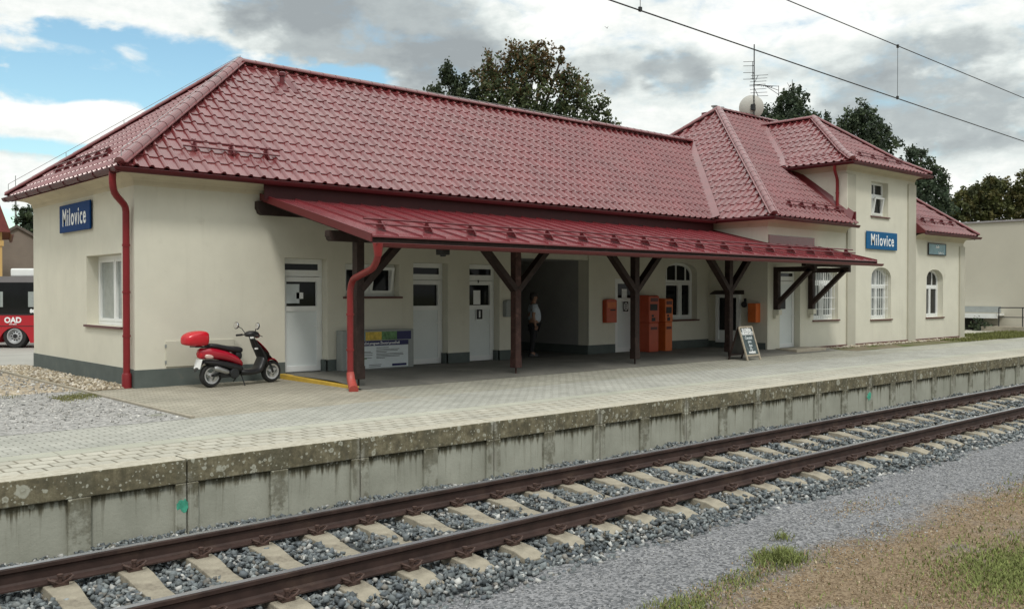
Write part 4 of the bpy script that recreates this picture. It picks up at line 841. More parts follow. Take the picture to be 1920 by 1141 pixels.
# windows and doors
make_window(st, F_gab, -19.62, -17.62, 1.10, 2.48, 0, .3, None, (.5,), pane='curtain')
make_window(st, F_main, 10.55, 11.95, 1.66, 2.37, 0, .27, None, (.5,), tilt=(11.28, 11.86, 1.73, 2.30, 12))
make_window(st, F_main, 21.42, 22.95, .95, 2.65, .36, .27, 2.08, (.62,), (.2, .5, .8), tilt=(21.58, 22.26, 1.03, 2.02, 1))
make_window(st, F_wing, *WL, .90, 2.55, .3, .27, 2.1, (.5,), (.35, .65), pane='blind', grille=11, tilt=(26.92, 27.5, 1.0, 2.03, -2))
make_window(st, F_wing, *W3, .85, 2.62, .42, .27, 2.0, (.5,), (.5,), pane='blind', grille=9)
make_window(st, F_wing, *W4, .85, 2.62, .42, .27, 2.0, (.5,), (.33, .66))
make_window(st, F_wing, 29.82, 31.04, 4.35, 5.52, 0, .27, 5.08, (.38,), (.5,), pane='glass', tilt=(30.28, 30.93, 4.43, 5.02, -9))
make_door(st, F_main, *d1, .092, 2.09, 2.45, (1.46, 2.0), .29, [(9.42, 1.72, .34, .40, 'paper', 'notice'), (9.60, 1.68, .16, .13, 'lettering', 'notice')])
make_door(st, F_main, *d2, .092, 2.05, 2.43, (1.44, 1.95), .29)
D3 = make_door(st, F_main, *d3, .092, 2.05, 2.43, (1.44, 1.95), .29, [(14.42, 1.63, .22, .34, 'lettering', 'notice')])
D4 = make_door(st, F_main, *d4, .092, 2.12, 2.14, (1.60, 2.02), .12, [(19.68, 1.70, .22, .30, 'lettering', 'notice')])
D5o = make_door(st, F_wing, *D5, .092, 2.12, 2.45, None, .28, [(24.65, 1.42, .30, .32, 'ink', 'pictogram')])
def picto(door, x, z, s, glyph, y):
    q = MB(); q.box(x - s * .5, x + s * .5, y - .004, y, z - s * .62, z + s * .62); q.obj('pictogram_plate', M['lettering'], door)
    q = MB(); q.box(x - s * .42, x + s * .42, y - .007, y - .004, z - s * .54, z + s * .54); q.obj('pictogram', M['ink'], door)
    if glyph: text(glyph, s * 1.0, M['lettering'], door, (x, y - .008, z), (1, 0, 0), (0, -1, 0), 1, .012, 'pictogram_glyph')
picto(D3, 14.46, 1.22, .22, 'i', YF + .29 - .09)
picto(D4, 19.68, 1.36, .26, '', YF + .12 - .09)
q = MB(); q.tube([(19.68 + .07 * math.cos(t), YF + .02, 1.36 + .10 * math.sin(t)) for t in [i * math.pi / 8 for i in range(17)]], .014, 6); q.box(19.665, 19.70, YF + .015, YF + .025, 1.30, 1.42); q.obj('pictogram_glyph', M['lettering'], D4)
text('9', .10, M['ink'], D3, (14.42, YF + .194, 2.01), (1, 0, 0), (0, -1, 0), 1, .004, 'door_number')
# hatch, step, vent, flues, corbels
q = MB(); q.box(6.68, 8.02, YF - .025, YF + .01, .36, .84); ho = q.obj('wall_hatch', mat('hatch_paint', (.56, .55, .46), .5, var=.04, vs=3), st, bevel=.006)
q = MB()
for z in (.45, .75): q.box(6.66, 6.69, YF - .03, YF - .01, z - .03, z + .03)
q.obj('hinge', M['grey'], ho)
q = MB(); q.box(23.95, 25.62, 14.18, YW - .002, -.05, .105); q.obj('door_step', M['kerb'], st, bevel=.01)
q = MB(); q.lathe([(.06, 0), (.06, .22), (.085, .23), (.085, .30), (.05, .33), (.01, .34)], (10.5, 19.62, 6.58), (0, 0, 1), 12); q.hexa([(10.25, 19.35, 6.38), (10.78, 19.35, 6.38), (10.78, 19.8, 6.76), (10.25, 19.8, 6.76), (10.25, 19.35, 6.42), (10.78, 19.35, 6.42), (10.78, 19.8, 6.80), (10.25, 19.8, 6.80)]); q.obj('roof_vent', M['roofdark'], main_roof)
q = MB(); q.box(29.75, 31.0, 21.2, 21.8, 7.5, 8.80); ch = q.obj('chimney', M['roofdark'], centre_roof)
for x in (30.18, 30.62): q = MB(); q.lathe([(.075, 0), (.075, .25), (.13, .26), (.13, .29), (.01, .30)], (x, 21.5, 8.80), (0, 0, 1), 12); q.obj('flue_cap', M['steel'], ch)
for x in (23.9, 25.84):
    q = MB(); q.hexa([(x - .09, YW - .20, 1.10), (x + .09, YW - .20, 1.10), (x + .09, YW, 1.10), (x - .09, YW, 1.10), (x - .09, YW - .20, 1.25), (x + .09, YW - .20, 1.25), (x + .09, YW, 1.25), (x - .09, YW, 1.25)])
    q.box(x - .09, x + .09, YW - .10, YW, 1.0, 1.10); q.obj('corbel', M['plaster'], st, bevel=.01)
# snow guards
def snow_guard(parent, a, b, up_dir, n_br, m='roofdark', s=1.):
    a, b, upv = Vector(a), Vector(b), Vector(up_dir).normalized(); d = (b - a).normalized(); nn = d.cross(upv); nn = nn if nn.z > 0 else -nn; q = MB()
    for h, o in ((.065, -.06), (.13, .04)): q.tube([a + nn * h * s + upv * o, b + nn * h * s + upv * o], .017 * s, 6)
    for i in range(n_br):
        p = a.lerp(b, (i + .35) / (n_br - .3)); q.hexa([p + upv * .12 - d * .012 + nn * .0, p - upv * .16 - d * .012, p - upv * .16 + d * .012, p + upv * .12 + d * .012, p + upv * .09 - d * .012 + nn * .15 * s, p - upv * .12 - d * .012 + nn * .05, p - upv * .12 + d * .012 + nn * .05, p + upv * .09 + d * .012 + nn * .15 * s])
        q.beam(p + nn * .02 - upv * .12, p + nn * .02 + upv * .12, .06, .02, nn)
    return q.obj('snow_guard', M[m], parent)
sm_ = (0, 1, .847)
snow_guard(main_roof, (7.05, 17.1, 4.50), (9.05, 17.1, 4.50), sm_, 3); snow_guard(main_roof, (6.3, 22.1, 4.45), (6.3, 18.6, 4.45), (1, 0, .78), 6)
snow_guard(centre_roof, (24.6, 15.0, 4.39), (28.0, 15.0, 4.39), (0, 1, .802), 5); snow_guard(centre_roof, (33.7, 15.0, 4.39), (36.7, 15.0, 4.39), (0, 1, .802), 4); snow_guard(tower_roof, (28.9, 15.0, 6.30), (32.3, 15.0, 6.30), (0, 1, .6), 4)
# lightning wire on ridges
q = MB()
for pts in ([(5.72, 23.88, 4.14), AP], [AP, (26.6, 20.17, 7.06)], [(5.72, 16.46, 4.10), AP]):
    a, b = Vector(pts[0]), Vector(pts[1]); a.z += .14; b.z += .2
    q.tube([a, b], .006, 4); k = int((b - a).length / 1.3)
    for i in range(k + 1): p = a.lerp(b, i / k); q.tube([p, p - Vector((0, 0, .16))], .007, 4)
q.obj('lightning_conductor', M['steel'], main_roof)

# ================================================================== CANOPY
cp = thing('platform_canopy', 'dark timber platform canopy with red standing seam roof along the station front', 'canopy', (9.2, 14.35, 0), world_parts=True)
CX0, CX1, CY0, CZ0, CS = 8.58, 26.35, 12.97, 2.70, .248
cz = lambda y: CZ0 + CS * (y - CY0)
q = MB(); yt = 16.93
def slab(x0, x1, y0, y1, t=.03): q.hexa([(x0, y0, cz(y0) - t), (x1, y0, cz(y0) - t), (x1, y1, cz(y1) - t), (x0, y1, cz(y1) - t), (x0, y0, cz(y0)), (x1, y0, cz(y0)), (x1, y1, cz(y1)), (x0, y1, cz(y1))])
slab(CX0, XW - .01, CY0, yt); slab(XW - .01, CX1, CY0, YW - .01)
x = CX0 + .57
while x < CX1 - .05:
    y1 = yt if x < XW else YW - .02
    q.hexa([(x - .007, CY0 + .005, cz(CY0)), (x + .007, CY0 + .005, cz(CY0)), (x + .009, y1, cz(y1)), (x - .009, y1, cz(y1)), (x - .007, CY0 + .03, cz(CY0) + .036), (x + .007, CY0 + .03, cz(CY0) + .036), (x + .007, y1, cz(y1) + .03), (x - .007, y1, cz(y1) + .03)])
    x += .513
croof = q.obj('canopy_roof', mat('red_standing_seam_sheet', (.20, .028, .036), .25, var=.08, vs=2.5, spec=1.0, dirt=((.24, .06, .066), .9, .45, .85), coat=.38), cp)
for xa in (CX0 - .02, CX1 - .01):
    q = MB(); y1 = yt if xa < 20 else YW - .02
    q.hexa([(xa, CY0, cz(CY0) - .11), (xa + .03, CY0, cz(CY0) - .11), (xa + .03, y1, cz(y1) - .11), (xa, y1, cz(y1) - .11), (xa, CY0, cz(CY0) + .03), (xa + .03, CY0, cz(CY0) + .03), (xa + .03, y1, cz(y1) + .03), (xa, y1, cz(y1) + .03)]); q.obj('verge_trim', M['roofdark'], croof)
q = MB(); q.box(CX0 + .012, CX1 - .012, CY0 + .06, CY0 + .09, cz(CY0) - .13, cz(CY0) - .02); q.obj('front_fascia', M['wood'], croof)  # blackish board puts the shadow gap above the gutter into its colour
q = MB(); q.hexa([(CX0 + .012, CY0 + .092, cz(CY0) - .075), (XW - .02, CY0 + .092, cz(CY0) - .075), (XW - .02, yt - .03, cz(yt) - .075), (CX0 + .012, yt - .03, cz(yt) - .075), (CX0 + .012, CY0 + .092, cz(CY0) - .032), (XW - .02, CY0 + .092, cz(CY0) - .032), (XW - .02, yt - .03, cz(yt) - .032), (CX0 + .012, yt - .03, cz(yt) - .032)])
q.hexa([(XW - .019, CY0 + .092, cz(CY0) - .075), (CX1 - .012, CY0 + .092, cz(CY0) - .075), (CX1 - .012, YW - .03, cz(YW) - .078), (XW - .019, YW - .03, cz(YW) - .078), (XW - .019, CY0 + .092, cz(CY0) - .032), (CX1 - .012, CY0 + .092, cz(CY0) - .032), (CX1 - .012, YW - .03, cz(YW) - .035), (XW - .019, YW - .03, cz(YW) - .035)])
q.obj('board_lining', M['wood'], cp)
q = MB(); q.box(CX0 - .10, 23.22, 16.565, 16.60, cz(16.565) - .03, 3.868); q.obj('top_flashing', mat('dark_maroon_sheet', (.045, .008, .010), .5, var=.15, vs=3, spec=.3), cp)
for i in range(20):
    x = CX0 + .30 + i * .92; 
    if x > CX1 - .1: break
    y1 = yt - .1 if x < XW - .1 else YW - .05
    q = MB(); q.hexa([(x - .045, CY0 + .12, cz(CY0 + .12) - .19), (x + .045, CY0 + .12, cz(CY0 + .12) - .19), (x + .045, y1, cz(y1) - .21), (x - .045, y1, cz(y1) - .21), (x - .045, CY0 + .12, cz(CY0 + .12) - .077), (x + .045, CY0 + .12, cz(CY0 + .12) - .077), (x + .045, y1, cz(y1) - .08), (x - .045, y1, cz(y1) - .08)]); q.obj('rafter', M['wood'], cp)
def beam_end(q, x0, x1, y0, y1, z0, z1):
    """squared beam with a rounded nib at its free left end"""
    m_ = z1 - z0; pts = [(x0 + .0, z1), (x0, z0 + m_ * .45), (x0 + m_ * .12, z0 + m_ * .3), (x0 + m_ * .16, z0 + m_ * .12), (x0 + m_ * .4, z0), (x1, z0), (x1, z1)]
    q.prism([(a, y0, b) for a, b in pts], (0, y1 - y0, 0))
q = MB(); beam_end(q, 8.55, XW - .02, 14.27, 14.43, 2.66, cz(14.43) - .215); q.obj('purlin', M['wood'], cp)
q = MB(); beam_end(q, 8.46, XW - .02, YF - .17, YF - .014, 3.28, cz(YF - .17) - .10); q.obj('wall_plate', M['wood'], cp)
q = MB(); q.box(XW + .01, CX1 - .25, 13.66, 13.80, 2.50, 2.64); q.obj('purlin', M['wood'], cp)
POSTS = [9.2, 13.1, 16.96, 20.82]
for i, x in enumerate(POSTS):
    q = MB(); q.box(x - .08, x + .08, 14.27, 14.43, .16, 2.66); po = q.obj('post', M['redwood' if i == 1 else 'wood'], cp, bevel=.006)
    q = MB(); q.box(x - .087, x + .087, 14.263, 14.437, .165, .40); q.tube([(x, 14.35, -.01), (x, 14.35, .17)], .02, 8); q.obj('post_foot', M['redwood' if i == 1 else 'wood'], po)
    for s_ in ((1,) if i == 0 else (-1, 1)):
        q = MB(); q.beam((x + s_ * .03, 14.35, 1.80), (x + s_ * .98, 14.35, 2.74), .12, .175, (0, 1, 0)); q.obj('brace', M['wood'], po)
for x in (23.9, 25.84):
    q = MB(); q.box(x - .075, x + .075, YW - .16, YW - .003, 1.252, 2.50); bo = q.obj('bracket_post', M['wood'], cp, bevel=.006)
    q = MB(); q.box(x - .07, x + .07, 13.56, YW - .005, 2.36, 2.50); q.obj('bracket_arm', M['wood'], bo)
    q = MB(); q.beam((x, YW - .10, 1.42), (x, 13.72, 2.42), .12, .14, (1, 0, 0)); q.obj('bracket_brace', M['wood'], bo)
q = MB(); gutter(q, (CX0 + .0, 12.885, 2.562), (CX1 + .12, 12.885, 2.595), .066); cgut = q.obj('canopy_gutter', M['cgutter'], cp)
cd = pipe([(8.65, 12.89, 2.51), (8.65, 12.89, 2.33), (8.70, 13.1, 2.15), (8.86, 14.00, 1.98), (8.88, 14.12, 1.8), (8.88, 14.12, .25), (8.86, 14.06, .14), (8.78, 13.88, .03)], cp, 'gutter2', .058)
for z in (1.35, .72):
    q = MB(); q.lathe([(.06, -.02), (.07, -.02), (.07, .02), (.06, .02)], (8.88, 14.12, z), (0, 0, 1), 14); q.obj('pipe_collar', M['gutter2'], cd)
q = MB(); q.lathe([(.09, .06), (.075, -.06), (.06, -.16)], (8.65, 12.89, 2.50), (0, 0, 1), 14); q.obj('gutter_outlet', M['gutter2'], cd, smooth=True)
q = MB(); q.tube([(8.88, 14.12, .32), (8.88, 14.10, .20), (8.85, 14.0, .10), (8.76, 13.82, .03)], [.066, .075, .08, .085], 14); q.obj('pipe_shoe', mat('faded_red_shoe', (.42, .075, .06), .45, var=.1, vs=6), cd, smooth=True)
sg_y = 13.50
snow_guard(croof, (CX0 + .18, sg_y, cz(sg_y) + .035), (CX1 - .45, sg_y, cz(sg_y) + .035), (0, 1, CS), 17, 'roofdark', 1.15)
q = MB(); q.box(10.45, 10.62, 13.45, 13.66, 2.44, 2.62); q.lathe([(.05, 0), (.06, .03)], (10.535, 13.55, 2.41), (0, 0, 1), 12); q.obj('canopy_lamp', M['black'], cp, bevel=.01)

# ================================================================== SIGNS
def sign(name, fr, a0, a1, z0, z1, m, label, body, size, xs, bold, cat='station sign', off=.03):
    root = thing(name, label, cat, fr.p((a0 + a1) / 2, z0, 0), world_parts=True)
    q = MB(); fr.box(q, a0, a1, z0, z1, off, off + .035); pl_ = q.obj('plate', M[m], root, bevel=.012)
    q = MB()
    for a in (a0 + .2, a1 - .2): fr.box(q, a - .02, a + .02, z0 + .05, z1 - .05, 0, off)
    q.obj('mounting_rail', M['grey'], root)
    text(body, size, M['lettering'], root, fr.p((a0 + a1) / 2, (z0 + z1) / 2, off + .037), fr.a, fr.n, xs, bold, sp=1.2).location = -root.location
    return root
sign('station_sign', F_gab, -21.17, -19.20, 3.01, 3.59, 'blue', 'blue Milovice name sign high on the left gable wall', 'Milovice', .50, .755, .008)
sign('station_sign', F_wing, 29.39, 31.60, 3.22, 3.82, 'blue2', 'blue Milovice name sign on the tower below its upper window', 'Milovice', .54, .77, .008)
t_ = thing('direction_sign', 'small pale blue enamel sign under the right hand roof', 'direction sign', (34.9, YW, 3.18), world_parts=True)
q = MB(); F_wing.box(q, 34.16, 35.64, 3.17, 3.58, .02, .045); q.obj('plate', M['paleblue'], t_, bevel=.01)
q = MB(); ring_frame(q, F_wing, 34.14, 35.66, 3.15, 3.60, 0, .035, .018, .055); q.obj('rim', M['darkmetal'], t_)
text('Směr', .13, M['lettering'], t_, F_wing.p(34.92, 3.46, .047), F_wing.a, F_wing.n, 1, .004).location = -t_.location
text('Lysá n. L.', .12, M['lettering'], t_, F_wing.p(35.22, 3.25, .047), F_wing.a, F_wing.n, 1, .003).location = -t_.location

# ================================================================== THINGS UNDER THE CANOPY
FZ = .092
ib = thing('information_board', 'white information board in a grey case standing against the wall between the first two doors', 'notice board', (11.3, 16.7, FZ), world_parts=True)
q = MB(); q.box(10.30, 12.14, 16.68, 16.93, FZ, .94); q.obj('case', M['grey'], ib, bevel=.012)
def bpan(name, x0, x1, z0, z1, m, parent=ib, y=16.678, th=.006):
    q = MB(); q.box(x0, x1, y - th, y, z0, z1); return q.obj(name, M[m], parent)
bpan('poster', 10.40, 11.98, .12, .70, 'paper'); bpan('title_band', 10.40, 11.985, .60, .705, 'navy', y=16.671)
tt = text('Operační program Životní prostředí', .075, M['lettering'], ib, (11.20, 16.664, .652), (1, 0, 0), (0, -1, 0), .98, .001); tt.location = -ib.location
for nm, x0, x1, m in (('photo_strip', 10.40, 10.86, 'paleblue'), ('photo_strip', 10.87, 11.28, 'posteryellow'), ('photo_strip', 11.285, 11.68, 'green'), ('photo_strip', 11.685, 12.06, 'navy')): bpan(nm, x0, x1, .72, .90, m)
for nm, x0, x1, z, m in [('text_line', 11.14, 11.46, .555, 'ink')] + [('text_line', 11.14, x, z, 'ink') for x, z in ((11.74, .515), (11.70, .485), (11.40, .455), (11.84, .42), (11.85, .39), (11.75, .36), (11.36, .33))] + [('text_line', 10.62, x, z, 'ink') for x, z in ((11.0, .475), (11.04, .445), (11.04, .40), (11.02, .345))] + [('text_line', 10.95, 11.27, .19, 'ink'), ('text_line', 10.95, 11.25, .155, 'ink')]:
    bpan(nm, x0, x1, z - .005, z + .005, m, y=16.671, th=.003)
for x0, x1, z in ((10.55, 10.78, .44), (10.6, 10.82, .41), (10.6, 10.9, .335)): bpan('highlight', x0, x1, z - .014, z + .014, 'green', y=16.671, th=.002)
bpan('label_strip', 11.55, 11.93, .145, .195, 'navy', y=16.671)
# grey box left of second post, orange boxes
def wall_box(name, label, cat, x0, x1, z0, z1, m, dep, fr=F_main, round_top=True, slot=True):
    root = thing(name, label, cat, fr.p((x0 + x1) / 2, z0, 0), world_parts=True); q = MB(); w_ = x1 - x0; h = z1 - z0
    pts = [(x0, z0), (x0, z1 - .05)] + [(x0 + w_ * (.5 - .5 * math.cos(math.pi * i / 8)), z1 - .05 + .05 * math.sin(math.pi * i / 8)) for i in range(1, 8)] + [(x1, z1 - .05), (x1, z0)] if round_top else [(x0, z0), (x0, z1), (x1, z1), (x1, z0)]
    q.prism([fr.p(*p, .0) for p in pts], fr.n * dep); q.obj('housing', M[m], root, bevel=.012)
    if slot:
        q = MB(); fr.box(q, x0 + w_ * .35, x1 - w_ * .15, z0 + h * .50, z0 + h * .56, dep, dep + .006); q.obj('slot', M['ink'], root)
        q = MB(); fr.box(q, x0 + w_ * .08, x1 - w_ * .08, z0 + h * .62, z0 + h * .86, dep, dep + .004); q.obj('display', M['orange2'] if m == 'orange' else M['grey'], root)
    return root
gb = wall_box('meter_box', 'grey metal box on the wall just left of the reddish post', 'wall box', 15.04, 15.38, 1.15, 1.57, 'grey', .14, slot=False)
q = MB(); F_main.box(q, 15.20, 15.32, 1.34, 1.45, .14, .146); q.obj('display', M['ink'], gb)
wall_box('ticket_validator', 'red rounded box on the wall left of the door with the round pictogram', 'wall box', 18.68, 19.10, .93, 1.58, 'orange', .16)
wall_box('post_box', 'orange letter box on the side wall behind the chalkboard', 'wall box', -15.40, -15.12, .88, 1.44, 'orange2', .24, F_side, False, False)
def machine(label, x0, x1, y0, h, shade):
    root = thing('ticket_machine', label, 'ticket machine', ((x0 + x1) / 2, y0, FZ), group='orange ticket machines'); w_ = (x1 - x0) / 2
    q = MB(); q.box(-w_ + .02, w_ - .02, .0, .48, 0, .82); q.obj('lower_cabinet', M[shade], root, bevel=.015)
    q = MB(); q.prism([(-w_, -.01, .822), (-w_, -.01, h), (-w_, .07, h + .03), (-w_, .47, h + .03), (-w_, .47, .822)], (2 * w_, 0, 0)); q.obj('upper_cabinet', M[shade], root, bevel=.02)
    for nm, a, b, z0, z1, m in (('screen', .1, .8, h - .40, h - .22, 'ink'), ('coin_slot', .25, .45, .98, 1.04, 'ink'), ('card_reader', .25, .6, .86, .96, 'ink'), ('header', .15, .85, h - .15, h - .05, 'maroon'), ('ticket_tray', .2, .8, .62, .70, 'maroon')):
        q = MB(); q.box(-w_ + 2 * w_ * a, -w_ + 2 * w_ * b, -.018 if z0 > .8 else -.008, .0, z0, z1); q.obj(nm, M[m], root)
    return root
machine('orange red ticket machine nearer the third post', 20.0, 20.45, 16.42, 1.56, 'orange'); machine('orange ticket machine standing beside the arched window', 20.72, 21.07, 16.42, 1.47, 'orange2')
nc = thing('notice_case', 'tall white notice case with small roof on the recessed side wall', 'notice case', (XW, 16.2, .25), world_parts=True)
q = MB(); ring_frame(q, F_side, -16.62, -15.78, .25, 1.70, 0, .10, .0, .12); q.obj('frame', M['white'], nc)
q = MB(); F_side.box(q, -16.53, -15.87, .62, 1.62, .01, .06); q.obj('pane', M['glass'], nc)
q = MB(); F_side.box(q, -16.53, -15.87, .33, .62, .01, .08); q.obj('lower_panel', M['white'], nc)
q = MB(); q.prism([F_side.p(-16.74, 1.70, 0), F_side.p(-16.74, 1.70, .22), F_side.p(-16.74, 1.73, .24), F_side.p(-16.74, 1.82, 0)], F_side.a * 1.06); q.obj('rain_cover', M['wood'], nc)
lp_ = thing('wall_lamp', 'small round fitting on the side wall between notice case and letter box', 'lamp', (XW, 15.62, 1.5), world_parts=True)
q = MB(); F_side.box(q, -15.66, -15.60, 1.38, 1.58, 0, .05); q.obj('arm', M['darkmetal'], lp_); q = MB(); q.lathe([(.02, 0), (.09, .01), (.09, .05), (.03, .07)], F_side.p(-15.63, 1.40, .05), (-1, 0, 0), 14); q.obj('shade', M['darkmetal'], lp_)
# chalkboard
cb = thing('chalkboard_stand', 'black A-frame chalkboard with pale wooden frame and chalk writing', 'chalkboard', (20.6, 13.7, 0))
def leaf(y0, y1, zt, mfr, xsh, front):
    A = lambda x, t, d=0: (x + xsh * t, y0 + (y1 - y0) * t + d * -1, zt * t); q = MB(); 
    for x in (-.29, .29): q.beam(A(x, 0), A(x, 1), .045, .03, (0, 1, 0))
    q.beam(A(-.27, .99), A(.27, .99), .03, .045, (0, 0, 1)); q.beam(A(-.27, .15), A(.27, .15), .03, .045, (0, 0, 1)); o = q.obj('frame' if front else 'rear_frame', M[mfr], cb)
    q = MB(); q.hexa([A(-.27, .16, -.008), A(.27, .16, -.008), A(.27, .16, .004), A(-.27, .16, .004), A(-.27, .98, -.008), A(.27, .98, -.008), A(.27, .98, .004), A(-.27, .98, .004)]); q.obj('writing_panel' if front else 'rear_panel', M['board'] if front else M['black'], cb); return A
A = leaf(-.28, .0, .86, 'rawwood', -.0, True); leaf(.30, .01, .86, 'wood', 0, False)
up_ = (Vector(A(0, 1)) - Vector(A(0, 0))).normalized(); nn = Vector((1, 0, 0)).cross(up_)
for body, t, sz, bo in (('KLOBÁSA', .89, .115, .005), ('HRANOLKY', .79, .115, .005), ('Čerstvé', .66, .12, .001), ('pivo', .55, .11, .001), ('dnes', .44, .10, .001), ('59,-', .34, .11, .001), ('OTEVŘENO', .23, .07, .004)):
    text(body, sz, M['lettering'] if bo > .002 else M['paper'], cb, Vector(A(0, t)) + nn * .012, (1, 0, 0), nn, .82, bo, 'chalk_writing', shear=.1 if bo < .002 else 0)

# ================================================================== SCOOTER
sc = thing('motor_scooter', 'red and black motor scooter with red top box parked by the wall on its stand', 'scooter', (7.214, 16.215, 0), math.atan2(.192, 1.307))
WB = 1.32
def wheel(x, r, wdt):
    q = MB(); q.lathe([(r - .075, -wdt * .42), (r - .03, -wdt * .5), (r - .008, -wdt * .3), (r, 0), (r - .008, wdt * .3), (r - .03, wdt * .5), (r - .075, wdt * .42), (r - .075, -wdt * .42)], (x, 0, r), (0, 1, 0), 28, False); ty = q.obj('wheel', M['rubber'], sc, smooth=True)
    q = MB(); q.lathe([(r - .095, -.045), (r - .068, -.05), (r - .068, .05), (r - .095, .045), (r - .095, -.045)], (x, 0, r), (0, 1, 0), 28, False); q.lathe([(.045, -.055), (.045, .055)], (x, 0, r), (0, 1, 0), 14)
    for k in range(3):
        a = 2 * math.pi * k / 3 + .5; e = Vector((math.cos(a), 0, math.sin(a))); q.beam(Vector((x, 0, r)) + e * .03, Vector((x, 0, r)) + e * (r - .08), .05, .05, (0, 1, 0))
    q.obj('rim', M['silver'], ty); q = MB(); q.lathe([(.022, -.07), (.022, .07)], (x, 0, r), (0, 1, 0), 10); q.obj('hub', M['black'], ty)
wheel(0, .222, .11); wheel(WB, .215, .10)
def body(name, secs, m, parent=sc, n=16, e=2.6, bevel=0):
    """loft of super-elliptic cross sections: (centre x, y, z), half width, half height, tilt of the section plane (deg from vertical)"""
    q = MB(); rings = []
    for (x, y, z, hw, hh, tl) in secs:
        ca, sa = math.cos(R(tl)), math.sin(R(tl)); r_ = []
        for j in range(n):
            t = 2 * math.pi * j / n; cx_, cz_ = math.copysign(abs(math.cos(t)) ** (2 / e), math.cos(t)) * hw, math.copysign(abs(math.sin(t)) ** (2 / e), math.sin(t)) * hh
            r_.append((x - cz_ * sa, y + cx_, z + cz_ * ca))
        rings.append(r_)
    q.loft(rings); o = q.obj(name, M[m], parent, smooth=True)
    s_ = o.modifiers.new('sub', 'SUBSURF'); s_.levels = s_.render_levels = 1
    return o
body('seat', [(-.10, 0, .765, .07, .03, 20), (-.05, 0, .775, .12, .045, 8), (.12, 0, .755, .145, .052, 0), (.30, 0, .70, .14, .055, 0), (.48, 0, .68, .125, .065, 0), (.60, 0, .665, .10, .06, 0), (.66, 0, .655, .07, .04, -10)], 'seat')
body('seat_base', [(.46, 0, .60, .11, .05, 0), (.58, 0, .56, .10, .09, 0), (.64, 0, .56, .08, .07, 0)], 'seat')
body('tail_body', [(-.25, 0, .61, .07, .08, 10), (-.20, 0, .63, .11, .11, 10), (-.05, 0, .64, .15, .115, 5), (.15, 0, .605, .165, .105, 0), (.35, 0, .55, .165, .10, 0), (.52, 0, .475, .15, .085, 0), (.66, 0, .385, .10, .05, 0)], 'scred')
body('engine_cover', [(-.19, 0, .485, .10, .035, 0), (0, 0, .46, .155, .06, 0), (.25, 0, .41, .165, .075, 0), (.50, 0, .34, .155, .085, 0), (.66, 0, .30, .14, .07, 0)], 'black')
body('floorboard', [(.55, 0, .26, .15, .075, 0), (.70, 0, .235, .165, .06, 0), (.95, 0, .235, .165, .06, 0), (1.03, 0, .29, .15, .085, 40), (1.09, 0, .42, .14, .07, 62), (1.13, 0, .55, .13, .06, 70)], 'black')
body('leg_shield', [(.90, 0, .88, .08, .055, 60), (.94, 0, .80, .10, .055, 62), (1.01, 0, .68, .15, .055, 66), (1.09, 0, .55, .17, .06, 70), (1.14, 0, .42, .15, .05, 72), (1.17, 0, .33, .09, .04, 75)], 'black')
fc = body('front_cover', [(.955, 0, .845, .07, .04, 62), (1.03, 0, .76, .12, .045, 58), (1.12, 0, .66, .15, .045, 52), (1.20, 0, .58, .12, .04, 48), (1.25, 0, .535, .06, .03, 45)], 'scred')
body('nose_cover', [(1.10, 0, .62, .155, .05, 60), (1.20, 0, .54, .15, .055, 55), (1.285, 0, .47, .10, .045, 50), (1.315, 0, .445, .05, .03, 50)], 'black', fc)
body('front_fender', [(1.16, 0, .37, .06, .02, -50), (1.22, 0, .445, .075, .025, -35), (1.32, 0, .475, .078, .025, 0), (1.42, 0, .425, .07, .025, 40), (1.47, 0, .36, .045, .02, 60)], 'scred')
body('rear_mudguard', [(-.32, 0, .30, .05, .015, -75), (-.27, 0, .40, .06, .02, -60), (-.17, 0, .46, .07, .025, -30), (-.05, 0, .475, .07, .02, 0)], 'black')
hb = body('handlebar_cover', [(.74, 0, .93, .05, .03, 20), (.80, 0, .955, .10, .055, 10), (.90, 0, .965, .12, .06, -5), (.98, 0, .94, .095, .06, -25), (1.02, 0, .915, .05, .04, -30)], 'black')
body('headlamp', [(.97, 0, .925, .085, .055, -25), (1.02, 0, .91, .07, .05, -28), (1.05, 0, .895, .04, .03, -30)], 'scred', hb)
body('steering_column', [(.87, 0, .92, .06, .06, 65), (.90, 0, .86, .07, .06, 65), (.95, 0, .74, .08, .06, 66), (1.0, 0, .62, .10, .07, 66)], 'black')
q = MB(); q.tube([(.86, -.10, .945), (.83, -.28, .93), (.80, -.34, .925)], .013, 8); q.tube([(.86, .10, .945), (.83, .28, .93), (.80, .34, .925)], .013, 8); q.obj('handlebar', M['black'], sc)
for s_ in (-1, 1):
    q = MB(); q.tube([(.83, s_ * .23, .933), (.79, s_ * .36, .92)], .021, 10); q.obj('grip', M['rubber'], sc)
    q = MB(); q.tube([(.90, s_ * .22, .935), (.88, s_ * .35, .915)], .007, 6); q.obj('brake_lever', M['black'], sc)
    q = MB(); q.tube([(.85, s_ * .16, .96), (.82, s_ * .22, 1.05), (.79, s_ * .30, 1.09)], .008, 7); mo = q.obj('mirror', M['black'], sc)
    q = MB(); c_ = (.775, s_ * .34, 1.11); q.lathe([(.02, -.02), (.062, -.012), (.068, 0), (.06, .012)], c_, (-.96, -.12 * s_ - .12, .12), 18)
    q.obj('mirror_head', M['black'], mo, smooth=True); q = MB(); q.lathe([(.058, .0), (.05, .004)], Vector(c_) + Vector((-.96, -.12 * s_ - .12, .12)) * .0125, (-.96, -.12 * s_ - .12, .12), 18); q.obj('mirror_glass', M['chrome'], mo)
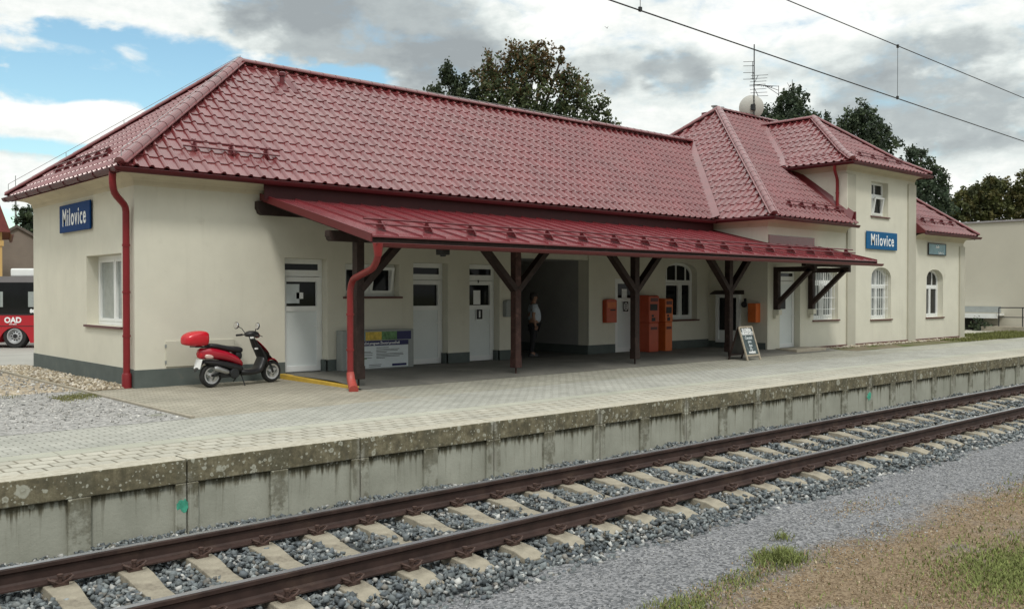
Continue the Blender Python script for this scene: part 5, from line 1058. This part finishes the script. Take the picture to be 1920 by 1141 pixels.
body('top_box', [(-.545, 0, .87, .10, .05, 0), (-.52, 0, .885, .15, .09, 0), (-.42, 0, .905, .18, .13, 0), (-.27, 0, .91, .19, .145, 0), (-.15, 0, .91, .185, .14, 0), (-.10, 0, .905, .16, .11, 0)], 'boxred', e=3.6)
q = MB(); q.tube([(-.36, -.09, .765), (-.15, -.09, .755), (-.07, -.08, .735), (.0, -.06, .72)], .014, 8); q.tube([(-.36, .09, .765), (-.15, .09, .755), (-.07, .08, .735), (.0, .06, .72)], .014, 8); q.obj('rear_rack', M['black'], sc)
body('tail_lamp', [(-.262, 0, .605, .05, .05, 10), (-.24, 0, .61, .085, .07, 10), (-.20, 0, .61, .10, .07, 10)], 'boxred')
for s_ in (-1, 1): body('rear_indicator', [(-.19, s_ * .105, .585, .02, .03, 0), (-.12, s_ * .142, .585, .025, .045, 0), (-.03, s_ * .160, .565, .012, .02, 0)], 'lens')
q = MB(); q.hexa([(-.285, -.10, .36), (-.285, .10, .36), (-.275, .10, .36), (-.275, -.10, .36), (-.235, -.10, .53), (-.235, .10, .53), (-.225, .10, .53), (-.225, -.10, .53)]); npq = q.obj('number_plate', M['lettering'], sc)
q = MB(); q.tube([(-.02, -.15, .365), (.02, -.155, .355), (.23, -.16, .285), (.27, -.16, .27)], [.03, .05, .045, .03], 14); ex = q.obj('exhaust', M['steel'], sc, smooth=True); q = MB(); q.tube([(.25, -.15, .275), (.40, -.13, .20), (.52, -.10, .19)], .016, 8); q.obj('exhaust_pipe', M['darkmetal'], ex)
q = MB(); q.box(.14, .50, -.12, .10, .17, .30); q.lathe([(.10, -.15), (.10, -.11)], (.42, 0, .24), (0, 1, 0), 16); q.obj('engine', M['darkmetal'], sc, bevel=.03)
q = MB(); q.tube([(0, -.085, .222), (.2, -.09, .25), (.4, -.08, .25)], .028, 8); q.obj('swing_arm', M['darkmetal'], sc)
q = MB(); q.tube([(.62, -.05, .19), (.60, -.20, .0)], .011, 6); q.tube([(.62, .05, .19), (.60, .18, .06)], .011, 6); q.obj('stand', M['darkmetal'], sc)
for s_ in (-1, 1): q = MB(); q.tube([(1.24, s_ * .068, .40), (WB, s_ * .068, .215)], .02, 8); q.obj('fork', M['darkmetal'], sc)
q = MB(); q.box(.90, .96, -.10, -.07, .66, .69); q.box(.80, .85, -.115, -.07, .87, .905); q.obj('reflector', M['lettering'], sc)

# ================================================================== PERSON
def skin_mesh(name, nodes, edges, m, parent, sub=2):
    me = bpy.data.meshes.new(name); me.from_pydata([n_[0] for n_ in nodes], edges, []); o = bpy.data.objects.new(name, me); C.objects.link(o)
    md = o.modifiers.new('skin', 'SKIN'); md.use_smooth_shade = True
    for v, n_ in zip(me.skin_vertices[0].data, nodes): r_ = n_[1]; v.radius = r_ if isinstance(r_, tuple) else (r_, r_)
    me.skin_vertices[0].data[0].use_root = True
    s_ = o.modifiers.new('sub', 'SUBSURF'); s_.levels = s_.render_levels = sub
    bpy.context.view_layer.update(); dg = bpy.context.evaluated_depsgraph_get(); m2 = bpy.data.meshes.new_from_object(o.evaluated_get(dg)); bpy.data.objects.remove(o); m2.name = name
    return link(name, m2, m, parent, smooth=True)
pe_ = thing('person', 'person in pale short-sleeved shirt and dark trousers standing in the dark passage', 'person', (16.52, 17.42, FZ), R(-28)); pe_.scale = (.93, .93, .93)
# x forward, y left, z up
bd = [((0, 0, .92), (.15, .165)), ((.02, 0, 1.05), (.17, .185)), ((.03, 0, 1.20), (.165, .175)), ((0, 0, 1.36), (.13, .165)), ((-.01, 0, 1.47), (.07, .07)), ((.02, 0, 1.54), .058), ((.035, 0, 1.60), (.085, .075)), ((.03, 0, 1.68), (.095, .08)), ((.02, 0, 1.74), (.075, .065)),
      ((0, .09, .88), (.10, .10)), ((.02, .10, .50), .068), ((-.02, .10, .10), .045), ((.10, .11, .035), (.035, .045)),
      ((0, -.09, .88), (.10, .10)), ((-.03, -.10, .50), .068), ((-.09, -.10, .10), .045), ((.03, -.11, .035), (.035, .045)),
      ((-.01, .20, 1.39), .065), ((-.06, .25, 1.13), .046), ((.05, .26, .90), .034), ((.08, .255, .84), (.022, .036)),
      ((-.01, -.20, 1.39), .065), ((-.07, -.25, 1.13), .046), ((-.02, -.27, .89), .034), ((.0, -.265, .83), (.022, .036))]
be = [(0, 1), (1, 2), (2, 3), (3, 4), (4, 5), (5, 6), (6, 7), (7, 8), (0, 9), (9, 10), (10, 11), (11, 12), (0, 13), (13, 14), (14, 15), (15, 16), (3, 17), (17, 18), (18, 19), (19, 20), (3, 21), (21, 22), (22, 23), (23, 24)]
pb_ = skin_mesh('body', bd, be, M['skin'], pe_)
for nm_, c_, r_ in (('nose', (.118, 0, 1.635), (.020, .014, .02)), ('ear', (.045, .082, 1.645), (.018, .012, .03)), ('ear', (.045, -.082, 1.645), (.018, .012, .03))): q = MB(); q.ball(c_, r_, 8, 6); q.obj(nm_, M['skin'], pb_, smooth=True)
q = MB(); q.ball((.108, .03, 1.66), (.012, .014, .008), 8, 6); q.ball((.108, -.03, 1.66), (.012, .014, .008), 8, 6); q.box(.112, .119, -.02, .02, 1.588, 1.594); q.obj('eyes', M['hair'], pb_)
for s_, hx in ((1, .09), (-1, .005)):
    for k in range(4):
        l = (.075, .085, .08, .062)[k]; y = s_ * .262; x0 = hx - .03 + .02 * k; q = MB(); q.tube([(x0, y, .82), (x0 + .004, y - s_ * .006, .82 - l * .5), (x0 + .008, y - s_ * .022, .82 - l)], [.009, .0085, .007], 6); q.obj('finger', M['skin'], pb_, smooth=True)
    q = MB(); q.tube([(hx + .03, y, .85), (hx + .05, y - s_ * .01, .815), (hx + .052, y - s_ * .015, .785)], [.011, .010, .008], 6); q.obj('thumb', M['skin'], pb_, smooth=True)
q = MB(); q.ball((.008, 0, 1.715), (.112, .100, .085), 16, 10); q.ball((-.045, 0, 1.655), (.065, .088, .09), 14, 9); q.obj('hair', M['hair'], pe_, smooth=True)
skin_mesh('shirt', [((.01, 0, .94), (.175, .185)), ((.035, 0, 1.05), (.19, .20)), ((.045, 0, 1.20), (.185, .19)), ((.0, 0, 1.37), (.145, .18)), ((-.01, 0, 1.475), (.075, .08)), ((-.01, .20, 1.40), .082), ((-.045, .245, 1.21), .07), ((-.01, -.20, 1.40), .082), ((-.05, -.245, 1.21), .07)],
          [(0, 1), (1, 2), (2, 3), (3, 4), (3, 5), (5, 6), (3, 7), (7, 8)], M['shirt'], pe_)
skin_mesh('trousers', [((0, 0, .95), (.165, .175)), ((0, .095, .84), (.115, .11)), ((.02, .10, .50), .085), ((-.02, .10, .09), .065), ((0, -.095, .84), (.115, .11)), ((-.03, -.10, .50), .085), ((-.09, -.10, .09), .065)], [(0, 1), (1, 2), (2, 3), (0, 4), (4, 5), (5, 6)], M['trousers'], pe_)
for y, x in ((.10, .035), (-.10, -.035)): q = MB(); q.loft([[(x + a * .145 + .0, y + b * .048, z) for a, b in [(math.cos(t), math.sin(t)) for t in [i * math.pi / 6 for i in range(12)]]] for z in (.0, .03)] + [[(x - .01 + a * .11, y + b * .042, .075) for a, b in [(math.cos(t), math.sin(t)) for t in [i * math.pi / 6 for i in range(12)]]]]); q.obj('shoe', M['black'], pe_, smooth=True)

# ================================================================== ROOF ANTENNA
an = thing('roof_antenna', 'antenna mast with satellite dish and aerials on the centre roof ridge', 'antenna', (30.79, 20.10, 8.5))
q = MB(); q.tube([(0, 0, -.1), (0, 0, 2.82)], .022, 8); q.obj('mast', M['darkmetal'], an)
q = MB(); dn = Vector((.80, .58, .10)).normalized(); dc = Vector((-.02, .10, .42))
q.lathe([(.01, -.02), (.20, .0), (.36, .05), (.46, .10), (.47, .10), (.37, .04), (.20, -.012)], dc, dn, 32); dish = q.obj('satellite_dish', mat('pale_dish_paint', (.50, .50, .46), .5, var=.06, vs=4), an, smooth=True)
q = MB(); q.box(-.09, .09, -.03, .09, .30, .52); q.beam((0, -.02, .55), (.22, .10, .02), .03, .03); q.obj('dish_mount', M['darkmetal'], dish)
q = MB(); q.tube([(-.10, -.35, 0), (.30, .35, 0)], .001, 4); 
q = MB(); q.tube([(-.22, -.02, 1.95), (-.10, 0, 1.5)], .001, 4)
q = MB(); q.tube([(-.10, 0, 1.45), (-.10, 0, 2.15)], .012, 6); q.tube([(0, 0, 1.7), (-.10, 0, 1.7)], .012, 6); q.tube([(0, 0, 2.0), (-.10, 0, 2.0)], .012, 6)
for z in (1.47, 1.72, 1.98, 2.14): q.tube([(-.34, .26, z), (-.06, -.05, z)], .010, 5)
q.obj('dipole_aerial', M['darkmetal'], an)
q = MB(); q.tube([(0, 0, 1.28), (.75, -.35, 1.26)], .016, 6)
for k in range(6): d_ = .30 + .09 * k; q.tube([(d_ * .9, -d_ * .42, 1.27), (d_ * .9 + .05, -d_ * .42, 1.27 - .05)], .01, 4)
for z0, z1 in ((1.28, 1.66), (1.24, .86)):
    for k in range(4): f_ = k / 3; q.tube([(.10 + .1 * f_ - .14, -.08 + .26, z0 + (z1 - z0) * f_), (.10 + .18 * f_ + .16, -.08 - .26, z0 + (z1 - z0) * f_)], .009, 4)
    q.tube([(.02, .05, z0), (.20, -.05, z1)], .012, 5)
for k in range(3): q.tube([(.45, -.2, 1.27), (1.05, -.42, 1.30 - .16 * k)], .011, 5)
q.tube([(1.05, -.42, 1.32), (1.05, -.42, .96)], .011, 5); q.obj('yagi_aerial', M['darkmetal'], an)

# ================================================================== OVERHEAD LINE
def wire(name, pts, r, label, cat):
    q = MB(); p0 = Vector(pts[0]); q.tube(pts, r, 6); return tag(q.obj(name, M['wire'], loc=p0), label, cat)
def zc(x): return 5.06 - .0165 * (x - 5) + .00012 * (x - 5) ** 2
def zm(x): return 5.86 - .0095 * (x - 5) + .0003 * (x - 16) ** 2 * .3
wire('contact_wire', [(x, 6.95, zc(x)) for x in np.linspace(-20, 120, 40)], .0085, 'lower overhead contact wire running above the track', 'overhead wire')
wire('messenger_wire', [(x, 6.95, zm(x)) for x in np.linspace(-20, 120, 40)], .0075, 'upper overhead wire carrying the droppers', 'overhead wire')
for x, lb in ((14.80, 'thin vertical dropper wire joining both overhead wires at upper right'), (8.30, 'short dropper wire clamp on the contact wire at the top edge')):
    t_ = thing('dropper_wire', lb, 'dropper wire', (x, 6.95, zc(x))); h = zm(x) - zc(x)
    q = MB(); q.tube([(0, 0, 0), (0, 0, h)], .004, 5); q.obj('hanger', M['wire'], t_)
    for z in (0.01, h - .01): q = MB(); q.box(-.02, .02, -.014, .014, z - .022, z + .03); q.obj('clamp', M['wire'], t_)

# ================================================================== TREES
def tree(name, label, base, lobes, nleaf, size, pal, cat='tree', group=None, trunk=None, top=None, toppal=None):
    """lobes: (x, y, z, rx, ry, rz) in world space; crown of many small leaf faces in clumps, trunk with limbs to each lobe"""
    base = Vector(base); root = thing(name, label, cat, base, group=group); L = np.array(lobes, float); vol = (L[:, 3] * L[:, 4] * L[:, 5]) ** .8; pr = vol / vol.sum()
    q = MB(); tr = trunk or .22; zc_ = min(l[2] - l[5] for l in lobes); mid = Vector((float(np.average(L[:, 0], weights=vol)), float(np.average(L[:, 1], weights=vol)), max(l[2] for l in lobes)))
    fork = Vector((base.x, base.y, base.z + max(1.2 if tr > .05 else .05, (zc_ - base.z) * .9))); q.tube([(0, 0, -.1), (.05, 0, (fork.z - base.z) * .5), fork - base, (mid - base) * .55 + (fork - base) * .45], [tr * 1.25, tr, tr * .85, tr * .35], 8)
    for l in lobes:
        e = Vector(l[:3]); m_ = fork.lerp(e, .5) + Vector((random.uniform(-.3, .3), random.uniform(-.3, .3), .3)); q.tube([fork - base, m_ - base, e - base, e - base + Vector((0, 0, l[5] * .7))], [tr * .5, tr * .32, tr * .15, tr * .05], 6)
        for _ in range(4):
            d_ = Vector((random.gauss(0, 1), random.gauss(0, 1), random.gauss(.3, .8))).normalized(); q.tube([e - base, e - base + Vector((d_.x * l[3], d_.y * l[4], d_.z * l[5])) * .8], [tr * .12, tr * .03], 5)
    q.obj('trunk', M['bark'], root)
    ncl = max(40, nleaf // 34); li = rng.choice(len(L), ncl, p=pr); d_ = rng.normal(size=(ncl, 3)); d_ /= np.linalg.norm(d_, axis=1, keepdims=True)
    rad = rng.random(ncl) ** .42; c = L[li, :3] + d_ * rad[:, None] * L[li, 3:6]
    up_c = rng.random(ncl) < .16; c[up_c, 2] += rng.uniform(0, .35, up_c.sum()) * L[li[up_c], 5]
    ci = rng.integers(0, ncl, nleaf); off = rng.normal(0, 1, (nleaf, 3)) * np.array([.17, .17, .24]) * (L[li[ci], 3:6].mean(1, keepdims=True) ** .4) * .70
    p = c[ci] + off - np.array(base)
    Rm = rand_rot(nleaf); s_ = size * rng.uniform(.6, 1.3, nleaf); sq = np.array([(-.5, 0, 0), (0, -.34, .05), (.5, 0, 0), (0, .34, .05)])
    V = (np.einsum('nij,kj->nki', Rm, sq) * s_[:, None, None] + p[:, None, :]).reshape(-1, 3); F = np.arange(nleaf * 4).reshape(-1, 4)
    pal = np.array(pal); cc = pal[rng.integers(0, len(pal), ncl)][ci] * rng.uniform(.65, 1.35, (nleaf, 1))
    if toppal is not None:
        k_ = rng.random(nleaf) < np.clip((c[ci][:, 2] - top[0]) / (top[1] - top[0]), 0, .85); cc[k_] = np.array(toppal) * rng.uniform(.65, 1.3, (k_.sum(), 1))
    np_mesh('crown', V, F, M['leaf'], np.repeat(cc, 4, 0), parent=root)
    return root
G = [(.07, .098, .042), (.088, .115, .048), (.052, .074, .036), (.105, .125, .055)]
GB = [(.052, .078, .044), (.072, .098, .05), (.042, .06, .036)]
tree('broadleaf_tree', 'tall broadleaf tree with brownish top rising behind the long station roof', (33.2, 35.2, -.4),
     [(32.7, 35.4, 13.8, 1.0, 1.0, 1.35), (33.6, 34.8, 13.7, .8, .8, 1.2), (31.7, 36.3, 13.2, .9, .9, 1.1), (31.2, 36.6, 12.6, .85, .9, 1.0), (31.9, 36.0, 11.9, 1.2, 1.2, 1.3), (33.0, 35.0, 12.2, 1.3, 1.3, 1.3), (34.4, 33.9, 12.6, .8, .8, .9), (34.9, 33.4, 11.5, 1.1, 1.1, 1.35), (35.6, 32.6, 11.0, .65, .7, 1.0), (33.6, 34.6, 10.8, 1.4, 1.4, 1.1), (32.2, 35.6, 10.4, 1.3, 1.3, 1.1), (34.3, 34.1, 9.8, 1.6, 1.5, 1.1), (31.5, 36.3, 10.0, 1.0, 1.0, 1.0), (34.2, 34.0, 13.9, .3, .3, .6), (36.1, 32.2, 10.3, .5, .5, .9)],
     20000, .185, G, top=(11.5, 15.2), toppal=(.14, .095, .042), trunk=.28)
tree('small_birch', 'lighter loose tree at the left foot of the tall tree behind the roof ridge', (29.8, 37.9, -.4), [(29.8, 37.9, 12.6, .6, .6, 1.2), (30.4, 37.4, 12.0, .85, .8, 1.2), (29.2, 38.5, 11.6, .75, .7, .8), (30.1, 37.8, 10.9, 1.3, 1.2, 1.0), (30.9, 37.0, 11.2, .9, .8, 1.0)], 7200, .19, [(.05, .07, .036), (.065, .085, .04), (.038, .055, .03)], trunk=.14)
tree('conical_tree', 'dark cone shaped tree behind the satellite dish', (55.5, 33.6, -.4), [(55.72, 33.4, 15.3, .6, .6, 1.2), (55.7, 33.4, 14.5, 1.3, 1.3, .9), (55.4, 33.7, 13.6, 2.0, 1.9, 1.0), (55.6, 33.5, 12.6, 2.5, 2.4, 1.1), (57.0, 32.3, 13.2, .9, .9, .9), (54.2, 34.7, 13.4, .9, .9, .9)], 9500, .215, GB, trunk=.26)
tree('spreading_tree', 'dark tree rising behind the tower roof ridge', (62.9, 32.3, -.4), [(62.7, 32.5, 14.4, .9, .9, 1.1), (63.2, 32.0, 14.3, .8, .8, 1.0), (62.2, 32.9, 13.4, 1.0, 1.0, 1.1), (63.4, 31.8, 13.2, 1.3, 1.3, 1.1), (64.1, 31.2, 12.4, 1.1, 1.1, 1.2), (63.2, 32, 11.8, 2, 1.8, 1.3)], 9000, .215, GB, trunk=.26)
tree('loose_tree', 'loose branched dark tree right of the tower wall', (66.0, 29.4, -.4), [(65.5, 29.9, 11.8, .8, .8, .9), (66.1, 29.3, 11.4, .9, .9, 1.0), (66.7, 28.7, 10.5, 1.0, 1.0, 1.0), (66.1, 29.3, 9.6, 1.6, 1.4, 1.1), (67.2, 28.4, 9.3, .8, .8, 1.0), (66.5, 28.9, 8.2, 1.7, 1.5, 1.2), (65.4, 29.9, 8.6, 1.3, 1.2, 1.5), (67.3, 28.2, 7.9, .9, .9, .8)], 10000, .215, GB, trunk=.22)
tree('oak_tree', 'round olive green oak above the flat roof of the pale hall', (89.6, 33.6, -.4), [(89.9, 33.4, 11.6, 1.1, 1.1, 1.1), (88.9, 34.3, 10.9, 1.3, 1.2, 1.0), (87.9, 35.2, 10.2, 1.2, 1.1, .9), (89.7, 33.6, 10.3, 1.5, 1.4, 1.1), (90.8, 32.6, 11.0, 1.2, 1.1, 1.1), (88.4, 34.8, 9.2, 1.6, 1.4, 1.0), (90.1, 33.2, 9.2, 1.7, 1.5, 1.0), (87.4, 35.7, 9.0, .9, .9, .9)], 11000, .30, [(.105, .115, .04), (.085, .095, .036), (.065, .075, .033), (.13, .12, .045)], trunk=.3)
tree('oak_tree', 'taller olive tree cut by the right edge of the photo', (92.2, 31.0, -.4), [(92.3, 31.2, 11.9, 1.0, 1.0, 1.4), (91.7, 31.8, 10.6, 1.1, 1.0, 1.0), (92.9, 30.4, 12.5, 1.0, 1.0, 1.4), (92.1, 31.3, 9.4, 1.5, 1.4, 1.2), (93.4, 30, 11, 1.4, 1.3, 1.6)], 8000, .30, [(.105, .115, .04), (.085, .095, .036), (.12, .11, .042)], trunk=.3)
tree('garden_tree', 'small dark tree between the old barn gable and the station wall', (22.6, 87.5, -.44), [(22.5, 87.7, 8.6, 1.0, .9, .9), (22.3, 87.9, 7.4, 1.3, 1.1, 1.1), (22.9, 87.4, 6.6, 1.2, 1.1, .9), (22.2, 88, 5.8, 1.2, 1.1, .9)], 2600, .30, GB, trunk=.16)
for i, (p, lb) in enumerate((((44.6, 18.0, 0), 'low dark shrub against the pale hall beside the station corner'), ((44.8, 16.9, 0), 'low dark shrub under the white ledge near the handrail'))):
    tree('shrub', lb, p, [(p[0], p[1], .18, .3, .36, .22), (p[0] - .1, p[1] + .3, .26, .2, .25, .22)], 420, .13, GB, 'shrub', trunk=.03)

# ================================================================== BACKGROUND
# hall on the right
hl = thing('pale_hall', 'large windowless pale rendered hall with flat roof right of the station', 'building', (46.0, 16, 0), world_parts=True)
q = MB(); q.box(46, 70, 8.5, 40, -.5, 5.08); q.obj('wall', M['hall'], hl)
q = MB(); q.box(45.93, 70.1, 8.4, 40.1, 5.08, 5.16); q.obj('roof_edge', M['steel'], hl)
q = MB(); q.box(45.98, 46.01, 16.6, 19.4, .84, 1.12); q.obj('dark_band', M['grey'], hl)
q = MB(); q.box(45.2, 45.99, 16.45, 19.4, .70, .78); lo_ = q.obj('ledge', M['white'], hl); q = MB(); q.box(45.1, 45.2, 16.45, 19.4, .58, .80); q.obj('ledge_edge', M['white'], lo_); q = MB(); q.box(45.9, 45.985, 17.4, 19, .0, .58); q.obj('void_shade_panel', M['black'], lo_)  # last box: black panel painted in for the darkness under the ledge
rp = thing('loading_ramp', 'low stained concrete ramp below the handrail', 'ramp', (45, 16.2, 0)); q = MB(); q.box(-.4, .96, -1.6, .75, 0, .22); q.obj('ramp_body', M['kerb'], rp)
hr = thing('handrail', 'dark metal handrail on the ramp in front of the pale hall', 'handrail', (45.0, 16.2, .22))
q = MB()
q.tube([(0, .13, .86), (0, -2.6, .88)], .025, 8); q.tube([(0, .13, .42), (0, -2.6, .44)], .02, 8); q.obj('rail_bar', M['darkmetal'], hr)
for y in (.13, -.88, -1.9): q = MB(); q.tube([(0, y, 0), (0, y, .87)], .024, 8); q.obj('post', M['darkmetal'], hr)
# side annex eaves peeping out behind the corner
ax = thing('rear_annex', 'small rear annex whose red eaves peep out behind the right station corner', 'annex', (37.0, 20, 0), world_parts=True)
q = MB(); q.box(36.5, 37.4, 25.5, 27, 0, 3.3); q.obj('wall', M['plaster'], ax)
q = MB(); q.prism([(38.3, 18.4, 3.25), (37.45, 18.4, 3.55), (37.45, 18.4, 3.3), (38.3, 18.4, 3.18)], (0, 3, 0)); q.obj('roof', M['roofdark'], ax)
# bus
Rv = Vector((math.sin(R(47.85)), -math.cos(R(47.85)), 0)); Fv = Vector((math.cos(R(47.85)), math.sin(R(47.85)), 0))
bo = Vector((9.70, 39.75, -.42)); BZ = math.atan2(Rv.y, Rv.x)
bus = thing('city_bus', 'red and black city bus parked on the road behind the station', 'bus', bo, BZ)
q = MB(); 
arc = [(.62 * math.cos(t), .12 + .70 * math.sin(t)) for t in [math.pi * (1 - i / 14) for i in range(15)]]
q.prism([(-7.5, 0, .22), *[(a, 0, max(b, .22)) for a, b in arc], (2.4, 0, .22), (2.4, 0, 1.35), (-7.5, 0, 1.35)], (0, 2.4, 0)); q.obj('lower_body', M['busred'], bus)
q = MB(); q.box(-7.5, 2.38, .01, 2.39, 1.352, 2.58); q.obj('window_band', M['glass'], bus)
q = MB(); q.loft([[(x, y, z) for x in (-7.5, 2.35)][::1] + [(2.35, y2, z), (-7.5, y2, z)] for y, y2, z in ()] or [[(-7.5, 0, 2.582), (2.38, 0, 2.582), (2.38, 2.4, 2.582), (-7.5, 2.4, 2.582)], [(-7.5, .12, 2.82), (2.30, .12, 2.82), (2.30, 2.28, 2.82), (-7.5, 2.28, 2.82)]]); q.obj('roof', mat('bus_roof', (.10, .09, .09), .5, var=.1, vs=2), bus)
q = MB(); q.box(-.42, 2.2, .5, 2.0, 2.822, 3.14); q.obj('air_conditioner', M['white'], bus, bevel=.05)
q = MB(); q.box(-.05, .75, -.004, .012, 1.5, 2.3); 
q = MB(); q.box(-7.5, 2.4, -.006, .002, 1.30, 1.352); q.box(-7.5, 2.4, -.006, .002, .86, .885); q.obj('trim_strip', M['black'], bus)
for x0, x1 in ((-1.0, -.62), (-.55, -.44), (.55, 1.35)): q = MB(); q.box(x0, x1, -.004, .02, 1.62, 2.22); q.obj('window', M['curtain'], bus)
for x in (0, -5.2):
    q = MB(); q.lathe([(.28, -.13), (.44, -.14), (.48, -.08), (.48, .14), (.28, .14)], (x, .17, .48), (0, 1, 0), 30, False); wo = q.obj('wheel', M['rubber'], bus, smooth=True)
    q = MB(); q.lathe([(.27, .02), (.27, -.15), (.30, -.15), (.30, -.12), (.265, -.11), (.25, -.04), (.22, -.06), (.10, -.08), (.09, -.12), (.002, -.12)], (x, .17, .48), (0, 1, 0), 30, False); q.obj('rim', M['silver'], wo, smooth=True)
    q = MB(); q.lathe([(.085, -.125), (.02, -.13)], (x, .17, .48), (0, 1, 0), 16)
    for k in range(10): a = k * math.pi / 5; q.lathe([(.03, -.085), (.028, -.055)], (x + .165 * math.cos(a), .17, .48 + .165 * math.sin(a)), (0, 1, 0), 8)
    q.obj('wheel_holes', M['black'], wo)
text('OAD', .30, M['lettering'], bus, (-.05, -.008, 1.10), (1, 0, 0), (0, -1, 0), 1, .012); text('8613', .20, M['lettering'], bus, (.82, -.008, 1.46), (1, 0, 0), (0, -1, 0), 1, .01); text('www.oad.cz', .06, M['lettering'], bus, (-.05, -.008, .95), (1, 0, 0), (0, -1, 0), 1, .002)
# old barn gable, ochre house, lattice mast
bn = thing('old_barn', 'grey-brown rendered barn gable behind the bus', 'building', (16.36, 66.2, -.44), R(-13.9))
q = MB(); q.prism([(-3.6, 0, 0), (3.6, 0, 0), (3.6, 0, 4.3), (0, 0, 6.45), (-3.6, 0, 4.3)], (0, 8, 0)); q.obj('wall', M['barn'], bn)
q = MB()
for s_ in (-1, 1): q.hexa([(0, -.15, 6.46), (s_ * 3.75, -.15, 4.22), (s_ * 3.75, 8.2, 4.22), (0, 8.2, 6.46), (0, -.15, 6.66), (s_ * 3.75, -.15, 4.40), (s_ * 3.75, 8.2, 4.40), (0, 8.2, 6.66)])
q.obj('roof', M['slate'], bn)
oh = thing('ochre_house', 'ochre house with dark red roof at the left edge', 'building', (13.0, 55.7, -.44), R(-13.1))
q = MB(); q.box(-7, .02, 0, 8, 0, 5.5); q.box(-.10, .10, -.06, 0, 4.75, 5.05); q.obj('wall', M['ochre'], oh)
q = MB(); q.hexa([(-7, -.35, 5.5), (.42, -.35, 5.5), (.42, 8, 5.5), (-7, 8, 5.5), (-7, -.35, 8.6), (-.42, -.35, 8.0), (-.42, 8, 8.0), (-7, 8, 8.6)]); q.obj('roof', M['terracotta'], oh)
q = MB(); gutter(q, (.50, -.5, 5.42), (.50, 8, 5.42), .09); q.obj('gutter', M['roofdark'], oh)
lm = thing('lattice_mast', 'thin radio mast rising behind the barn roof', 'mast', (24.45, 99.4, -.44))
q = MB(); q.tube([(0, 0, 0), (0, 0, 12)], .09, 6); q.tube([(0, 0, 12), (0, 0, 13.7)], .035, 6); q.obj('pole', M['steel'], lm)
q = MB()
for k in range(7): q.beam((-.35 * Rv.x, -.35 * Rv.y, 8.6 + k * .55), (.35 * Rv.x, .35 * Rv.y, 8.6 + k * .55), .05, .05)
q.obj('rung', M['steel'], lm)
# bird
bi = thing('bird', 'small dark bird gliding in the sky right of the tall tree', 'bird', (45.0, 40.48, 19.03), R(20))
q = MB(); q.loft([[(x, r_ * math.cos(t), r_ * .8 * math.sin(t)) for t in [i * math.pi / 4 for i in range(8)]] for x, r_ in ((-.12, .005), (-.06, .018), (.0, .026), (.06, .02), (.09, .006))])
q.add([(.04, 0, .0), (-.03, 0, .0), (-.10, .16, .11), (-.02, .10, .10)], [(0, 1, 2, 3), (3, 2, 1, 0)]); q.add([(.04, 0, .0), (-.03, 0, .0), (-.10, -.16, .11), (-.02, -.10, .10)], [(0, 1, 2, 3), (3, 2, 1, 0)]); q.obj('bird_body', M['bird'], bi, recalc=False)
